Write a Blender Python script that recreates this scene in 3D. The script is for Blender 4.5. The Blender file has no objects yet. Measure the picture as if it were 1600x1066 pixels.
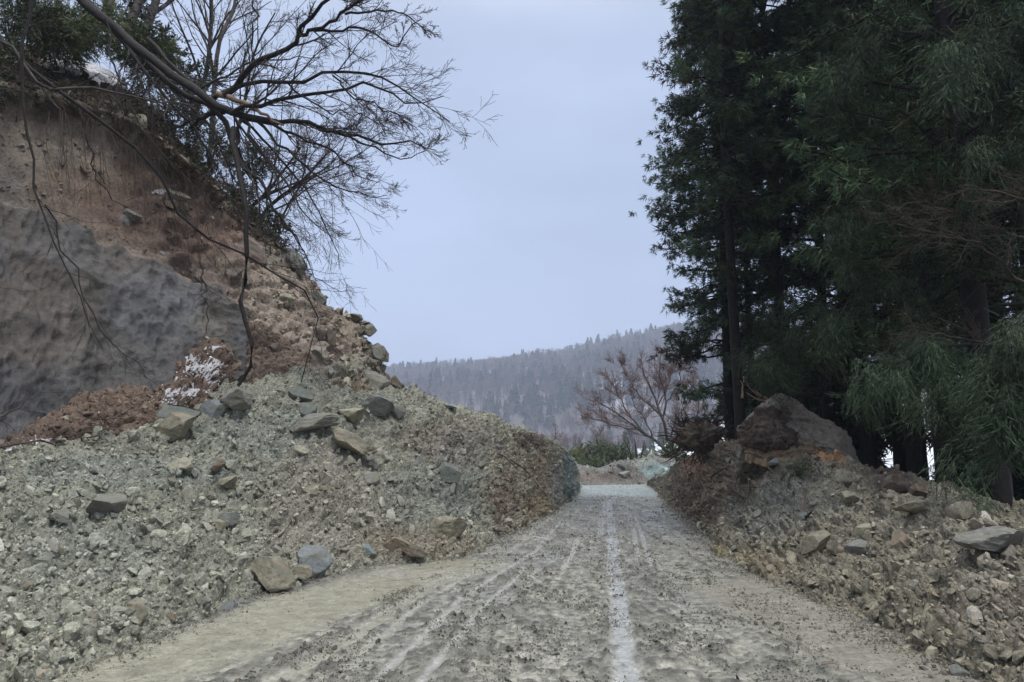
import bpy, math, random
import numpy as np
from mathutils import Vector

random.seed(7)
RNG = np.random.default_rng(7)
SC = bpy.context.scene
COL = SC.collection
R = math.radians

# ------------------------------------------------------------------ camera, sky, sun, exposure
F, CU, CV = 1155.0, 800.0, 533.0
PITCH = math.atan((715.0 - 533.0) / F)
CAM = np.array([0.0, 0.0, 1.7])
FWD = np.array([0, math.cos(PITCH), math.sin(PITCH)])
UP = np.array([0, -math.sin(PITCH), math.cos(PITCH)])
cd = bpy.data.cameras.new("camera")
cam = bpy.data.objects.new("camera", cd)
COL.objects.link(cam)
cam.location = CAM
cam.rotation_euler = (R(90) + PITCH, 0, 0)
cd.sensor_width = 36
cd.lens = 36 * F / 1600
cd.clip_start = 0.1
cd.clip_end = 5000
SC.camera = cam

world = bpy.data.worlds.new("World")
SC.world = world
world.use_nodes = True
wt = world.node_tree
for n in list(wt.nodes): wt.nodes.remove(n)
SUN_EL, SUN_ROT = R(44), R(150)
def wn(t, **k):
    n = wt.nodes.new(t)
    for a, b in k.items(): setattr(n, a, b)
    return n
sky = wn('ShaderNodeTexSky', sky_type='NISHITA', sun_disc=False, sun_elevation=SUN_EL, sun_rotation=SUN_ROT)
skb = wn('ShaderNodeVectorMath', operation='SCALE'); skb.inputs['Scale'].default_value = 0.1
wt.links.new(sky.outputs[0], skb.inputs[0])
tc = wn('ShaderNodeTexCoord')
sep = wn('ShaderNodeSeparateXYZ'); wt.links.new(tc.outputs['Generated'], sep.inputs[0])
nz = wn('ShaderNodeTexNoise'); nz.inputs['Scale'].default_value = 1.7; nz.inputs['Detail'].default_value = 5; nz.inputs['Roughness'].default_value = .5
mp = wn('ShaderNodeMapping'); mp.inputs['Scale'].default_value = (1, 1, 2.6); wt.links.new(tc.outputs['Generated'], mp.inputs[0]); wt.links.new(mp.outputs[0], nz.inputs[0])
ramp = wn('ShaderNodeValToRGB')
ramp.color_ramp.interpolation = 'EASE'
els = ramp.color_ramp.elements
els[0].position = 0.0; els[0].color = (.29, .348, .482, 1)
els[1].position = 1.0; els[1].color = (1.75, 1.78, 1.86, 1)
for p, c in ((.12, (.295, .357, .505)), (.34, (.325, .397, .558)), (.5, (.39, .465, .635)), (.74, (1.12, 1.15, 1.22))):
    e = els.new(p); e.color = (*c, 1)
wt.links.new(sep.outputs[2], ramp.inputs[0])
mr = wn('ShaderNodeMapRange'); mr.inputs[1].default_value = .3; mr.inputs[2].default_value = .7; mr.inputs[3].default_value = .80; mr.inputs[4].default_value = 1.2
wt.links.new(nz.outputs[0], mr.inputs[0])
cl = wn('ShaderNodeVectorMath', operation='SCALE'); wt.links.new(ramp.outputs[0], cl.inputs[0]); wt.links.new(mr.outputs[0], cl.inputs['Scale'])
mx = wn('ShaderNodeMix', data_type='RGBA'); mx.inputs['Factor'].default_value = .93
wt.links.new(skb.outputs[0], mx.inputs['A']); wt.links.new(cl.outputs[0], mx.inputs['B'])
bg = wn('ShaderNodeBackground'); bg.inputs['Strength'].default_value = 1.0
wt.links.new(mx.outputs['Result'], bg.inputs[0])
wo = wn('ShaderNodeOutputWorld'); wt.links.new(bg.outputs[0], wo.inputs[0])

sd = bpy.data.lights.new("sun", 'SUN'); sd.energy = 1.5; sd.angle = R(14); sd.color = (1, .97, .93)
sun = bpy.data.objects.new("sun", sd); COL.objects.link(sun)
sun.rotation_euler = Vector((.22, -.50, .84)).to_track_quat('Z', 'Y').to_euler()
SC.view_settings.view_transform = 'Standard'
SC.view_settings.look = 'None'
SC.view_settings.exposure = 0.40
SC.view_settings.gamma = 1
SC.view_settings.use_curve_mapping = False
SC.render.engine = 'CYCLES'
SC.cycles.max_bounces = 5
SC.cycles.diffuse_bounces = 3
SC.cycles.glossy_bounces = 2
SC.cycles.volume_bounces = 1
SC.cycles.use_denoising = True

# ------------------------------------------------------------------ maths helpers
def PX(u, v, Y):
    """world point on the photo ray (u,v) at world distance Y"""
    d = FWD + np.array([1, 0, 0]) * (u - CU) / F + UP * (CV - v) / F
    return CAM + d * (Y / d[1])
def G(u, v, z=0.0):
    d = FWD + np.array([1, 0, 0]) * (u - CU) / F + UP * (CV - v) / F
    return CAM + d * ((z - CAM[2]) / d[2])
def proj(P):
    q = P - CAM
    dep = q @ FWD
    dep = np.where(dep < .05, .05, dep)
    return CU + F * q[..., 0] / dep, CV - F * (q @ UP) / dep

_perm = np.random.default_rng(11).permutation(256).astype(np.int64)
_perm = np.concatenate([_perm, _perm, _perm])
_g = np.random.default_rng(12).normal(size=(256, 3)); _g /= np.linalg.norm(_g, axis=1)[:, None]
def _h(i, j, k): return _perm[_perm[_perm[i & 255] + (j & 255)] + (k & 255)]
def perlin(P):
    P = np.asarray(P, float)
    i = np.floor(P).astype(np.int64); f = P - i
    w = f * f * f * (f * (f * 6 - 15) + 10)
    out = 0
    for a in (0, 1):
        for b in (0, 1):
            for c in (0, 1):
                g = _g[_h(i[..., 0] + a, i[..., 1] + b, i[..., 2] + c)]
                d = g[..., 0] * (f[..., 0] - a) + g[..., 1] * (f[..., 1] - b) + g[..., 2] * (f[..., 2] - c)
                out = out + d * (w[..., 0] if a else 1 - w[..., 0]) * (w[..., 1] if b else 1 - w[..., 1]) * (w[..., 2] if c else 1 - w[..., 2])
    return out * 1.6
def fbm(P, octv=4, gain=.5, lac=2.03, ridged=False):
    s = 0; a = 1; t = 0; P = np.asarray(P, float).copy()
    for o in range(octv):
        n = perlin(P + o * 17.3)
        if ridged: n = 1 - 2 * np.abs(n)
        s = s + a * n; t += a; a *= gain; P = P * lac
    return s / t
_j = np.random.default_rng(13).random((256, 3))
def worley(P):
    """F1, F2 and a random value of the nearest cell"""
    P = np.asarray(P, float); sh = P.shape[:-1]; P = P.reshape(-1, 3)
    i = np.floor(P).astype(np.int64)
    f1 = np.full(len(P), 9.); f2 = np.full(len(P), 9.); cid = np.zeros(len(P), np.int64)
    for a in (-1, 0, 1):
        for b in (-1, 0, 1):
            for c in (-1, 0, 1):
                I = i + (a, b, c)
                h = _h(I[:, 0], I[:, 1], I[:, 2])
                q = I + _j[h] - P
                d = q[:, 0] ** 2 + q[:, 1] ** 2 + q[:, 2] ** 2
                m = d < f1
                f2 = np.where(m, f1, np.minimum(f2, d)); f1 = np.where(m, d, f1); cid = np.where(m, h, cid)
    return np.sqrt(f1).reshape(sh), np.sqrt(f2).reshape(sh), (_j[cid, 0]).reshape(sh)
def sstep(a, b, x):
    t = np.clip((x - a) / (b - a), 0, 1)
    return t * t * (3 - 2 * t)
def seg_dist(X, Y, pts):
    """distance to a polyline in the ground plane and arc length along it"""
    best = np.full(X.shape, 1e9); arc = np.zeros(X.shape); s0 = 0
    for (ax, ay), (bx, by) in zip(pts[:-1], pts[1:]):
        L = math.hypot(bx - ax, by - ay) + 1e-9
        t = np.clip(((X - ax) * (bx - ax) + (Y - ay) * (by - ay)) / L ** 2, 0, 1)
        d = np.hypot(X - ax - t * (bx - ax), Y - ay - t * (by - ay))
        m = d < best
        best = np.where(m, d, best); arc = np.where(m, s0 + t * L, arc); s0 += L
    return best, arc

# ------------------------------------------------------------------ object helpers
def props(o, label=None, cat=None, group=None, kind=None):
    if label: o['label'] = label
    if cat: o['category'] = cat
    if group: o['group'] = group
    if kind: o['kind'] = kind
    return o
def np_mesh(name, V, faces, mats, col=None, wet=None, smooth=True, extra=None):
    """V (n,3), faces (m,k) int array"""
    V = np.asarray(V, np.float32).reshape(-1, 3); faces = np.asarray(faces, np.int32)
    me = bpy.data.meshes.new(name)
    m, k = faces.shape
    me.vertices.add(len(V)); me.vertices.foreach_set('co', V.ravel())
    me.loops.add(m * k); me.loops.foreach_set('vertex_index', faces.ravel())
    me.polygons.add(m)
    me.polygons.foreach_set('loop_start', np.arange(0, m * k, k, dtype=np.int32))
    me.polygons.foreach_set('use_smooth', np.full(m, smooth))
    me.update(calc_edges=True)
    if col is not None:
        c = np.ones((len(V), 4), np.float32); c[:, :3] = np.asarray(col).reshape(-1, 3)
        me.attributes.new('col', 'FLOAT_COLOR', 'POINT').data.foreach_set('color', c.ravel())
    if wet is not None:
        me.attributes.new('wet', 'FLOAT', 'POINT').data.foreach_set('value', np.asarray(wet, np.float32).ravel())
    for mt in (mats if isinstance(mats, (list, tuple)) else [mats]): me.materials.append(mt)
    return me
def link(name, me, parent=None, loc=None, **kw):
    o = bpy.data.objects.new(name, me); COL.objects.link(o)
    if parent is not None: o.parent = parent
    if loc is not None: o.location = loc
    props(o, **kw)
    return o
def empty(name, loc, **kw):
    o = bpy.data.objects.new(name, None); COL.objects.link(o); o.location = loc
    o.empty_display_size = .2
    return props(o, **kw)
def grid_faces(nr, nc, mask=None):
    a = np.arange(nr * nc).reshape(nr, nc)
    f = np.stack([a[:-1, :-1], a[:-1, 1:], a[1:, 1:], a[1:, :-1]], -1)
    if mask is not None: return f[mask]
    return f.reshape(-1, 4)
def catmull(net, t, axis):
    net = np.moveaxis(np.asarray(net, float), axis, 0); n = len(net)
    i = np.clip(np.floor(t).astype(int), 0, n - 2); f = (t - i).reshape(-1, *([1] * (net.ndim - 1)))
    g = lambda k: net[np.clip(k, 0, n - 1)]
    p0, p1, p2, p3 = g(i - 1), g(i), g(i + 1), g(i + 2)
    # softened tangents so uneven spacing does not overshoot
    m1 = .5 * (p2 - p0); m2 = .5 * (p3 - p1); L = np.linalg.norm(p2 - p1, axis=-1, keepdims=True)
    for m in (m1, m2):
        q = np.linalg.norm(m, axis=-1, keepdims=True); m *= np.minimum(1, L * 1.3 / (q + 1e-9))
    r = (2 * f**3 - 3 * f**2 + 1) * p1 + (f**3 - 2 * f**2 + f) * m1 + (-2 * f**3 + 3 * f**2) * p2 + (f**3 - f**2) * m2
    return np.moveaxis(r, 0, axis)
def even(net, n, axis, dens=1.0):
    """parameters along axis, spaced evenly by screen size"""
    net = np.asarray(net, float); N = net.shape[axis]
    t = np.linspace(0, N - 1, 400)
    c = catmull(net, t, axis)
    d = np.linalg.norm(np.diff(c, axis=axis), axis=-1)
    dep = np.maximum(np.linalg.norm(np.take(c, range(1, 400), axis) - CAM, axis=-1), 4) ** dens
    w = (d / dep).mean(axis=1 - axis)
    s = np.concatenate([[0], np.cumsum(w)]); s /= s[-1]
    return np.interp(np.linspace(0, 1, n), s, t)
def patch(net, nr, nc):
    net = np.asarray(net, float)
    tr, tcn = even(net, nr, 0), even(net, nc, 1)
    P = catmull(catmull(net, tr, 0), tcn, 1)
    return P, tr, tcn
def normals(P):
    a = np.gradient(P, axis=0); b = np.gradient(P, axis=1)
    n = np.cross(a, b); n /= np.linalg.norm(n, axis=-1, keepdims=True) + 1e-9
    return n
def facing(P):
    n = normals(P)
    s = np.sign(np.median(((CAM + np.array([0, 0, 3]) - P) * n).sum(-1)))
    return n * (s if s else 1)

# ------------------------------------------------------------------ materials
def new_mat(name):
    m = bpy.data.materials.new(name); m.use_nodes = True
    nt = m.node_tree; b = nt.nodes['Principled BSDF']
    return m, nt, b
def N(nt, t, **k):
    n = nt.nodes.new(t)
    for a, v in k.items():
        if hasattr(n, a): setattr(n, a, v)
        else: n.inputs[a].default_value = v
    return n
def noise(nt, src, scale, detail=4, rough=.6, dist=0.0):
    n = nt.nodes.new('ShaderNodeTexNoise'); n.inputs['Scale'].default_value = scale
    n.inputs['Detail'].default_value = detail; n.inputs['Roughness'].default_value = rough; n.inputs['Distortion'].default_value = dist
    nt.links.new(src, n.inputs['Vector']); return n.outputs['Fac']
def maprange(nt, src, a, b, c, d):
    n = nt.nodes.new('ShaderNodeMapRange')
    for i, x in enumerate((a, b, c, d)): n.inputs[i + 1].default_value = x
    nt.links.new(src, n.inputs[0]); return n.outputs[0]
def scalev(nt, vec, fac):
    n = nt.nodes.new('ShaderNodeVectorMath'); n.operation = 'SCALE'
    nt.links.new(vec, n.inputs[0]); nt.links.new(fac, n.inputs['Scale']); return n.outputs[0]
def mixc(nt, fac, a, b):
    n = nt.nodes.new('ShaderNodeMix'); n.data_type = 'RGBA'
    if hasattr(fac, 'links'): nt.links.new(fac, n.inputs['Factor'])
    else: n.inputs['Factor'].default_value = fac
    for s, x in (('A', a), ('B', b)):
        if hasattr(x, 'links'): nt.links.new(x, n.inputs[s])
        else: n.inputs[s].default_value = (*x, 1)
    return n.outputs['Result']
def bump(nt, b, pairs, dist=.02):
    prev = None
    for src, st in pairs:
        n = nt.nodes.new('ShaderNodeBump'); n.inputs['Strength'].default_value = st; n.inputs['Distance'].default_value = dist
        nt.links.new(src, n.inputs['Height'])
        if prev is not None: nt.links.new(prev, n.inputs['Normal'])
        prev = n.outputs[0]
    nt.links.new(prev, b.inputs['Normal'])
def earth_mat(name, kind='GEOMETRY', fine=30, rough=.85, contrast=.45, bst=.7, wet=False, bdist=.03, gain=1.9):
    m, nt, b = new_mat(name)
    geo = nt.nodes.new('ShaderNodeNewGeometry'); pos = geo.outputs['Position']
    at = nt.nodes.new('ShaderNodeAttribute'); at.attribute_name = 'col'; at.attribute_type = kind
    n1 = noise(nt, pos, fine, 6, .7, .3); n2 = noise(nt, pos, fine * .22, 5, .6, .6); n3 = noise(nt, pos, fine * 4, 3, .7)
    f1 = maprange(nt, n1, .3, .7, 1 - contrast, 1 + contrast)
    f2 = maprange(nt, n2, .3, .7, .78 * gain, 1.22 * gain)
    c = scalev(nt, scalev(nt, at.outputs['Color'], f1), f2)
    if kind == 'INSTANCER':
        oi = nt.nodes.new('ShaderNodeObjectInfo')
        c = scalev(nt, c, maprange(nt, oi.outputs['Random'], 0, 1, .68, 1.22))
    nt.links.new(c, b.inputs['Base Color'])
    b.inputs['Roughness'].default_value = rough
    b.inputs['Specular IOR Level'].default_value = .35
    if wet:
        w = nt.nodes.new('ShaderNodeAttribute'); w.attribute_name = 'wet'
        r0 = maprange(nt, n2, .3, .7, .33, .52)
        mm = nt.nodes.new('ShaderNodeMix'); mm.data_type = 'FLOAT'
        nt.links.new(w.outputs['Fac'], mm.inputs['Factor']); nt.links.new(r0, mm.inputs['A'])
        r1 = maprange(nt, n2, .3, .7, .10, .27)
        nt.links.new(r1, mm.inputs['B']); nt.links.new(mm.outputs['Result'], b.inputs['Roughness'])
        b.inputs['Specular IOR Level'].default_value = .5
        inv = nt.nodes.new('ShaderNodeMath'); inv.operation = 'MULTIPLY_ADD'; nt.links.new(w.outputs['Fac'], inv.inputs[0]); inv.inputs[1].default_value = -.92; inv.inputs[2].default_value = 1
        bm = nt.nodes.new('ShaderNodeBump'); bm.inputs['Distance'].default_value = bdist
        mu = nt.nodes.new('ShaderNodeMath'); mu.operation = 'MULTIPLY'; nt.links.new(inv.outputs[0], mu.inputs[0]); mu.inputs[1].default_value = bst
        nt.links.new(mu.outputs[0], bm.inputs['Strength']); nt.links.new(n1, bm.inputs['Height'])
        bm2 = nt.nodes.new('ShaderNodeBump'); bm2.inputs['Distance'].default_value = .006
        nt.links.new(mu.outputs[0], bm2.inputs['Strength']); nt.links.new(n3, bm2.inputs['Height']); nt.links.new(bm.outputs[0], bm2.inputs['Normal'])
        nt.links.new(bm2.outputs[0], b.inputs['Normal'])
    else:
        bump(nt, b, [(n2, bst * .6), (n1, bst), (n3, bst * .5)], bdist)
    return m
M_EARTH = earth_mat('earth', contrast=.7, bst=1.0, bdist=.05); M_STONE = earth_mat('loose_stone', 'INSTANCER', fine=45, gain=1.66, contrast=.45, bst=.5, bdist=.015)
M_ROAD = earth_mat('wet_mud', fine=26, contrast=.4, wet=True, bst=1.0, bdist=.04)
M_CLIFF = earth_mat('scar_soil', fine=16, contrast=.4, bst=.9, bdist=.06)
M_HILL = earth_mat('hill_ground', fine=.12, contrast=.3, bst=0.3, gain=1.0)
def rock_mat(name, c1, c2, rough=.8, scale=6.0, mud=.6, mudc=(.165, .162, .125)):
    m, nt, b = new_mat(name)
    t = nt.nodes.new('ShaderNodeTexCoord'); pos = t.outputs['Object']
    n1 = noise(nt, pos, scale, 8, .7, .8); n2 = noise(nt, pos, scale * 6, 5, .7); n3 = noise(nt, pos, scale * .4, 3, .5)
    c = mixc(nt, maprange(nt, n1, .38, .62, 0, 1), c1, c2)
    c = mixc(nt, maprange(nt, n3, .5 - mud * .2 + .05, .62, 0, .8), c, mudc)
    c = scalev(nt, c, maprange(nt, n2, .25, .75, .8, 1.7))
    nt.links.new(c, b.inputs['Base Color']); b.inputs['Roughness'].default_value = rough
    b.inputs['Specular IOR Level'].default_value = .35
    bump(nt, b, [(n1, .7), (n2, .5)], .03)
    return m
ROCKS = {
 'grey': rock_mat('grey_rock', (.23, .235, .22), (.16, .165, .155)),
 'blue': rock_mat('blue_grey_rock', (.21, .225, .225), (.15, .165, .165), mud=.3),
 'teal': rock_mat('teal_rock', (.11, .165, .175), (.24, .26, .25), mud=.2),
 'dark': rock_mat('dark_green_rock', (.10, .115, .105), (.14, .155, .14)),
 'tan': rock_mat('tan_rock', (.30, .27, .20), (.19, .17, .12)),
 'cream': rock_mat('cream_rock', (.36, .34, .24), (.24, .23, .17), mud=.2),
 'orange': rock_mat('orange_rock', (.25, .165, .11), (.22, .185, .14)),
 'pink': rock_mat('pink_rock', (.20, .145, .125), (.15, .115, .10), scale=3),
 'brown': rock_mat('brown_rock', (.13, .095, .07), (.08, .06, .045)),
 'slate': rock_mat('slate_rock', (.21, .205, .18), (.15, .145, .125), scale=3),
}
def plain_mat(name, c, rough=.8, c2=None, scale=8.0, contrast=.3, bst=.4, bd=.01):
    m, nt, b = new_mat(name)
    t = nt.nodes.new('ShaderNodeTexCoord'); pos = t.outputs['Object']
    n1 = noise(nt, pos, scale, 5, .65, .4)
    col = mixc(nt, maprange(nt, n1, .35, .65, 0, 1), c, c2 or tuple(x * (1 - contrast) for x in c))
    nt.links.new(col, b.inputs['Base Color']); b.inputs['Roughness'].default_value = rough
    b.inputs['Specular IOR Level'].default_value = .3
    if bst: bump(nt, b, [(n1, bst)], bd)
    return m
M_BARK = plain_mat('dark_bark', (.034, .029, .026), c2=(.014, .012, .011), scale=14)
M_BARKP = plain_mat('pale_wet_bark', (.10, .085, .075), c2=(.028, .024, .021), scale=5)
M_WOOD = plain_mat('splintered_wood', (.27, .19, .125), c2=(.15, .10, .065), scale=9)
M_TWIG = plain_mat('twig', (.085, .066, .06), c2=(.045, .035, .033), bst=0)
M_TWIGR = plain_mat('red_twig', (.17, .095, .08), c2=(.10, .06, .05), bst=0)
M_TWIGB = plain_mat('brown_twig', (.15, .10, .075), c2=(.09, .062, .045), bst=0)
M_DEAD = plain_mat('dead_twig', (.085, .065, .048), c2=(.045, .034, .026), bst=0)
M_ROOT = plain_mat('root', (.075, .052, .04), c2=(.04, .028, .022), bst=.3)
M_CBARK = plain_mat('cedar_bark', (.017, .0135, .011), c2=(.007, .006, .0055), scale=10, bst=.8, bd=.03)
M_SNOW = plain_mat('snow', (.58, .59, .61), c2=(.36, .35, .34), scale=5, rough=.6, bst=.5, bd=.02)
M_WIRE = plain_mat('wire', (.03, .03, .03), bst=0)
def leaf_mat(name, rough=.6, transl=.12):
    m, nt, b = new_mat(name)
    at = nt.nodes.new('ShaderNodeAttribute'); at.attribute_name = 'col'
    nt.links.new(at.outputs['Color'], b.inputs['Base Color']); b.inputs['Roughness'].default_value = rough
    b.inputs['Specular IOR Level'].default_value = .25
    if transl:
        tr = nt.nodes.new('ShaderNodeBsdfTranslucent'); nt.links.new(at.outputs['Color'], tr.inputs[0])
        mxs = nt.nodes.new('ShaderNodeMixShader'); mxs.inputs[0].default_value = transl
        out = nt.nodes['Material Output']
        nt.links.new(b.outputs[0], mxs.inputs[1]); nt.links.new(tr.outputs[0], mxs.inputs[2]); nt.links.new(mxs.outputs[0], out.inputs[0])
    return m
M_LEAF = leaf_mat('cedar_foliage'); M_FAR = leaf_mat('far_foliage', .8, 0)
def shotcrete():
    m, nt, b = new_mat('shotcrete')
    t = nt.nodes.new('ShaderNodeTexCoord'); pos = t.outputs['Object']
    mpn = nt.nodes.new('ShaderNodeMapping'); mpn.inputs['Scale'].default_value = (1.3, 1.3, .35); nt.links.new(pos, mpn.inputs[0])
    st = noise(nt, mpn.outputs[0], 1.6, 5, .6, .4)
    n2 = noise(nt, pos, .45, 4, .6, .5); n3 = noise(nt, pos, 22, 5, .7); n4 = noise(nt, pos, 3.5, 5, .65, .5)
    at = nt.nodes.new('ShaderNodeAttribute'); at.attribute_name = 'col'
    c = scalev(nt, at.outputs['Color'], maprange(nt, st, .35, .65, .55, 1.45))
    c = scalev(nt, c, maprange(nt, n4, .3, .7, .75, 1.25))
    c = mixc(nt, maprange(nt, n2, .5, .66, 0, .55), c, (.105, .082, .06))
    c = scalev(nt, c, maprange(nt, n3, .25, .75, .75, 1.25))
    nt.links.new(c, b.inputs['Base Color'])
    b.inputs['Roughness'].default_value = .5
    bump(nt, b, [(n4, .8), (n3, .7)], .05)
    return m
M_SHOT = shotcrete()

# ------------------------------------------------------------------ rocks
import bmesh
def ico(sub):
    bm = bmesh.new(); bmesh.ops.create_icosphere(bm, subdivisions=sub, radius=1)
    V = np.array([v.co[:] for v in bm.verts]); Fc = np.array([[v.index for v in f.verts] for f in bm.faces]); bm.free()
    return V, Fc
ICO = {k: ico(k) for k in (2, 3, 4)}
def rock_verts(sub, seed, planes=12, cut=(.4, .8), nz_=.06):
    rg = np.random.default_rng(seed); V, Fc = ICO[sub]; V = V.copy()
    for _ in range(planes):
        d = rg.normal(size=3); d /= np.linalg.norm(d); c = rg.uniform(*cut)
        s = V @ d; V -= np.outer(np.maximum(s - c, 0), d)
    nn = fbm(V * 1.7 + seed * 3.1, 4, .55)
    V *= (1 + nz_ * 2.2 * nn)[:, None]
    V += .02 * np.stack([perlin(V * 7 + k * 9.1 + seed) for k in range(3)], -1)
    V /= np.abs(V).max(0)
    return V, Fc
STONE_PROTOS = bpy.data.collections.new('stone_shapes')
for k in range(10):
    V, Fc = rock_verts(2, 100 + k, 12, (.35, .85), .22)
    V = V * np.array([1, RNG.uniform(.5, .95), RNG.uniform(.4, .85)])
    me = np_mesh('stone', V, Fc, M_STONE, smooth=False)
    STONE_PROTOS.objects.link(bpy.data.objects.new('stone', me))
def scatter_group(name, coll):
    ng = bpy.data.node_groups.new(name, 'GeometryNodeTree')
    ng.interface.new_socket('Geometry', in_out='INPUT', socket_type='NodeSocketGeometry')
    ng.interface.new_socket('Geometry', in_out='OUTPUT', socket_type='NodeSocketGeometry')
    gi = ng.nodes.new('NodeGroupInput'); go = ng.nodes.new('NodeGroupOutput')
    ci = ng.nodes.new('GeometryNodeCollectionInfo'); ci.inputs['Collection'].default_value = coll
    ci.inputs['Separate Children'].default_value = True; ci.inputs['Reset Children'].default_value = True
    ip = ng.nodes.new('GeometryNodeInstanceOnPoints'); ip.inputs['Pick Instance'].default_value = True
    def attr(nm, ty):
        n = ng.nodes.new('GeometryNodeInputNamedAttribute'); n.data_type = ty; n.inputs['Name'].default_value = nm
        return n.outputs['Attribute']
    L = ng.links.new
    L(gi.outputs[0], ip.inputs['Points']); L(ci.outputs[0], ip.inputs['Instance'])
    L(attr('idx', 'INT'), ip.inputs['Instance Index']); L(attr('rot', 'FLOAT_VECTOR'), ip.inputs['Rotation']); L(attr('scl', 'FLOAT_VECTOR'), ip.inputs['Scale'])
    L(ip.outputs[0], go.inputs[0])
    return ng
NG_STONE = scatter_group('stone_scatter', STONE_PROTOS)
def scatter(name, P, rot, scl, idx, col, ng, **kw):
    n = len(P); me = bpy.data.meshes.new(name)
    me.vertices.add(n); me.vertices.foreach_set('co', np.asarray(P, np.float32).ravel())
    me.attributes.new('rot', 'FLOAT_VECTOR', 'POINT').data.foreach_set('vector', np.asarray(rot, np.float32).ravel())
    me.attributes.new('scl', 'FLOAT_VECTOR', 'POINT').data.foreach_set('vector', np.asarray(scl, np.float32).ravel())
    me.attributes.new('idx', 'INT', 'POINT').data.foreach_set('value', np.asarray(idx, np.int32))
    c = np.ones((n, 4), np.float32); c[:, :3] = col
    me.attributes.new('col', 'FLOAT_COLOR', 'POINT').data.foreach_set('color', c.ravel())
    me.update()
    o = link(name, me, **kw)
    md = o.modifiers.new('scatter', 'NODES'); md.node_group = ng
    return o
PAL = np.array([[.20, .197, .17], [.22, .21, .175], [.15, .15, .132], [.24, .225, .18], [.145, .165, .16], [.22, .175, .13], [.25, .24, .205]])
def scatter_on(name, P, colr, n, smin, smax, power, wfun=None, sink=.25, tint=.10, **kw):
    """loose stones over a grid surface"""
    nr, nc = P.shape[:2]
    a = np.linalg.norm(np.cross(P[1:, :-1] - P[:-1, :-1], P[:-1, 1:] - P[:-1, :-1]), axis=-1)
    if wfun is not None: a = a * wfun((P[1:, 1:] + P[:-1, :-1]) / 2)
    a = a.ravel(); a /= a.sum()
    k = RNG.choice(len(a), n, p=a); i, j = k // (nc - 1), k % (nc - 1)
    fu, fv = RNG.random(n)[:, None], RNG.random(n)[:, None]
    Q = P[i, j] * (1 - fu) * (1 - fv) + P[i + 1, j] * fu * (1 - fv) + P[i, j + 1] * (1 - fu) * fv + P[i + 1, j + 1] * fu * fv
    r = RNG.random(n); s = smin * (1 - r * (1 - (smin / smax) ** power)) ** (-1 / power)
    Nn = facing(P)[i, j]
    Q = Q + Nn * (s * (.5 - sink) * .6)[:, None]
    c = colr[i, j] * RNG.uniform(.85, 1.2, (n, 1))
    mixp = (RNG.random(n) < tint)[:, None] * RNG.uniform(.2, .8, (n, 1))
    c = c * (1 - mixp) + PAL[RNG.integers(0, len(PAL), n)] * mixp
    scl = s[:, None] * RNG.uniform(.7, 1.25, (n, 3)) * .55
    return scatter(name, Q, RNG.uniform(0, 6.28, (n, 3)), scl, RNG.integers(0, 10, n), c, NG_STONE, **kw)

def blobs(P, base, lst, wob=26, seed=0):
    """base colour with coloured patches given at photo positions, edges broken by noise"""
    u, v = proj(P)
    nzz = fbm(P * 1.1 + seed, 4); nz2 = fbm(P * 1.1 + seed + 50, 4)
    u = u + nzz * wob; v = v + nz2 * wob
    c = np.ones(P.shape) * np.array(base) * (1 + .30 * fbm(P / .9 + seed + 7, 4) + .12 * fbm(P * 4 + seed, 3))[..., None]
    for (bu, bv, ru, rv, cc, st) in lst:
        d = np.hypot((u - bu) / ru, (v - bv) / rv)
        w = (st * (1 - sstep(.6, 1.15, d + .25 * nzz)))[..., None]
        c = c * (1 - w) + np.array(cc) * w
    return c
def rubble(P, amp=1.0, sc=1.0, seed=0.0, fine=True, big=.30):
    """muddy broken rubble relief"""
    h = big * fbm(P / 1.9 + seed, 4) * amp
    f1, f2, c = worley(P / (.55 * sc) + seed); h += amp * .24 * (np.clip(.75 - f1, 0, 1)) * (c > .45) * (.4 + c)
    h += amp * .05 * np.clip((f2 - f1), 0, .3) / .3 * (c < .3)
    f1, f2, c = worley(P / (.23 * sc) + seed * 2); h += amp * .16 * np.clip(.8 - f1, 0, 1) * (c > .3) * (.3 + c)
    if fine:
        f1, f2, c = worley(P / (.10 * sc) + seed * 3); h += amp * .085 * np.clip(.8 - f1, 0, 1) * (.3 + c)
    f1, f2, c = worley(P * np.array([1, 1, 1.4]) / (.17 * sc) + seed * 5 + .3 * fbm(P * 5, 2)[..., None]); h -= amp * .06 * np.exp(-((f2 - f1) / .10) ** 2) * (c > .25)
    f1, f2, c = worley(P * np.array([1, 1, 1.6]) / (.36 * sc) + seed * 6 + .4 * fbm(P * 3, 2)[..., None]); h -= amp * .10 * np.exp(-((f2 - f1) / .08) ** 2) * (c > .5)
    h += amp * .05 * fbm(P * 9 + seed, 3, ridged=True)
    return h
SURF = []   # sampled surfaces that things are set down on
def register(P, tag):
    u, v = proj(P); Nn = facing(P)
    SURF.append((tag, P.reshape(-1, 3), u.ravel(), v.ravel(), Nn.reshape(-1, 3)))
def pick(u, v, tags=None):
    best = None
    for tag, P, pu, pv, Nn in SURF:
        if tags and tag not in tags: continue
        d = np.hypot(pu - u, pv - v); m = d < d.min() + 5
        i = np.where(m)[0][np.argmin(P[m, 1])]
        s = d[i] + P[i, 1] * .3
        if best is None or s < best[0]: best = (s, P[i], Nn[i], tag)
    return best[1], best[2]

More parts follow.
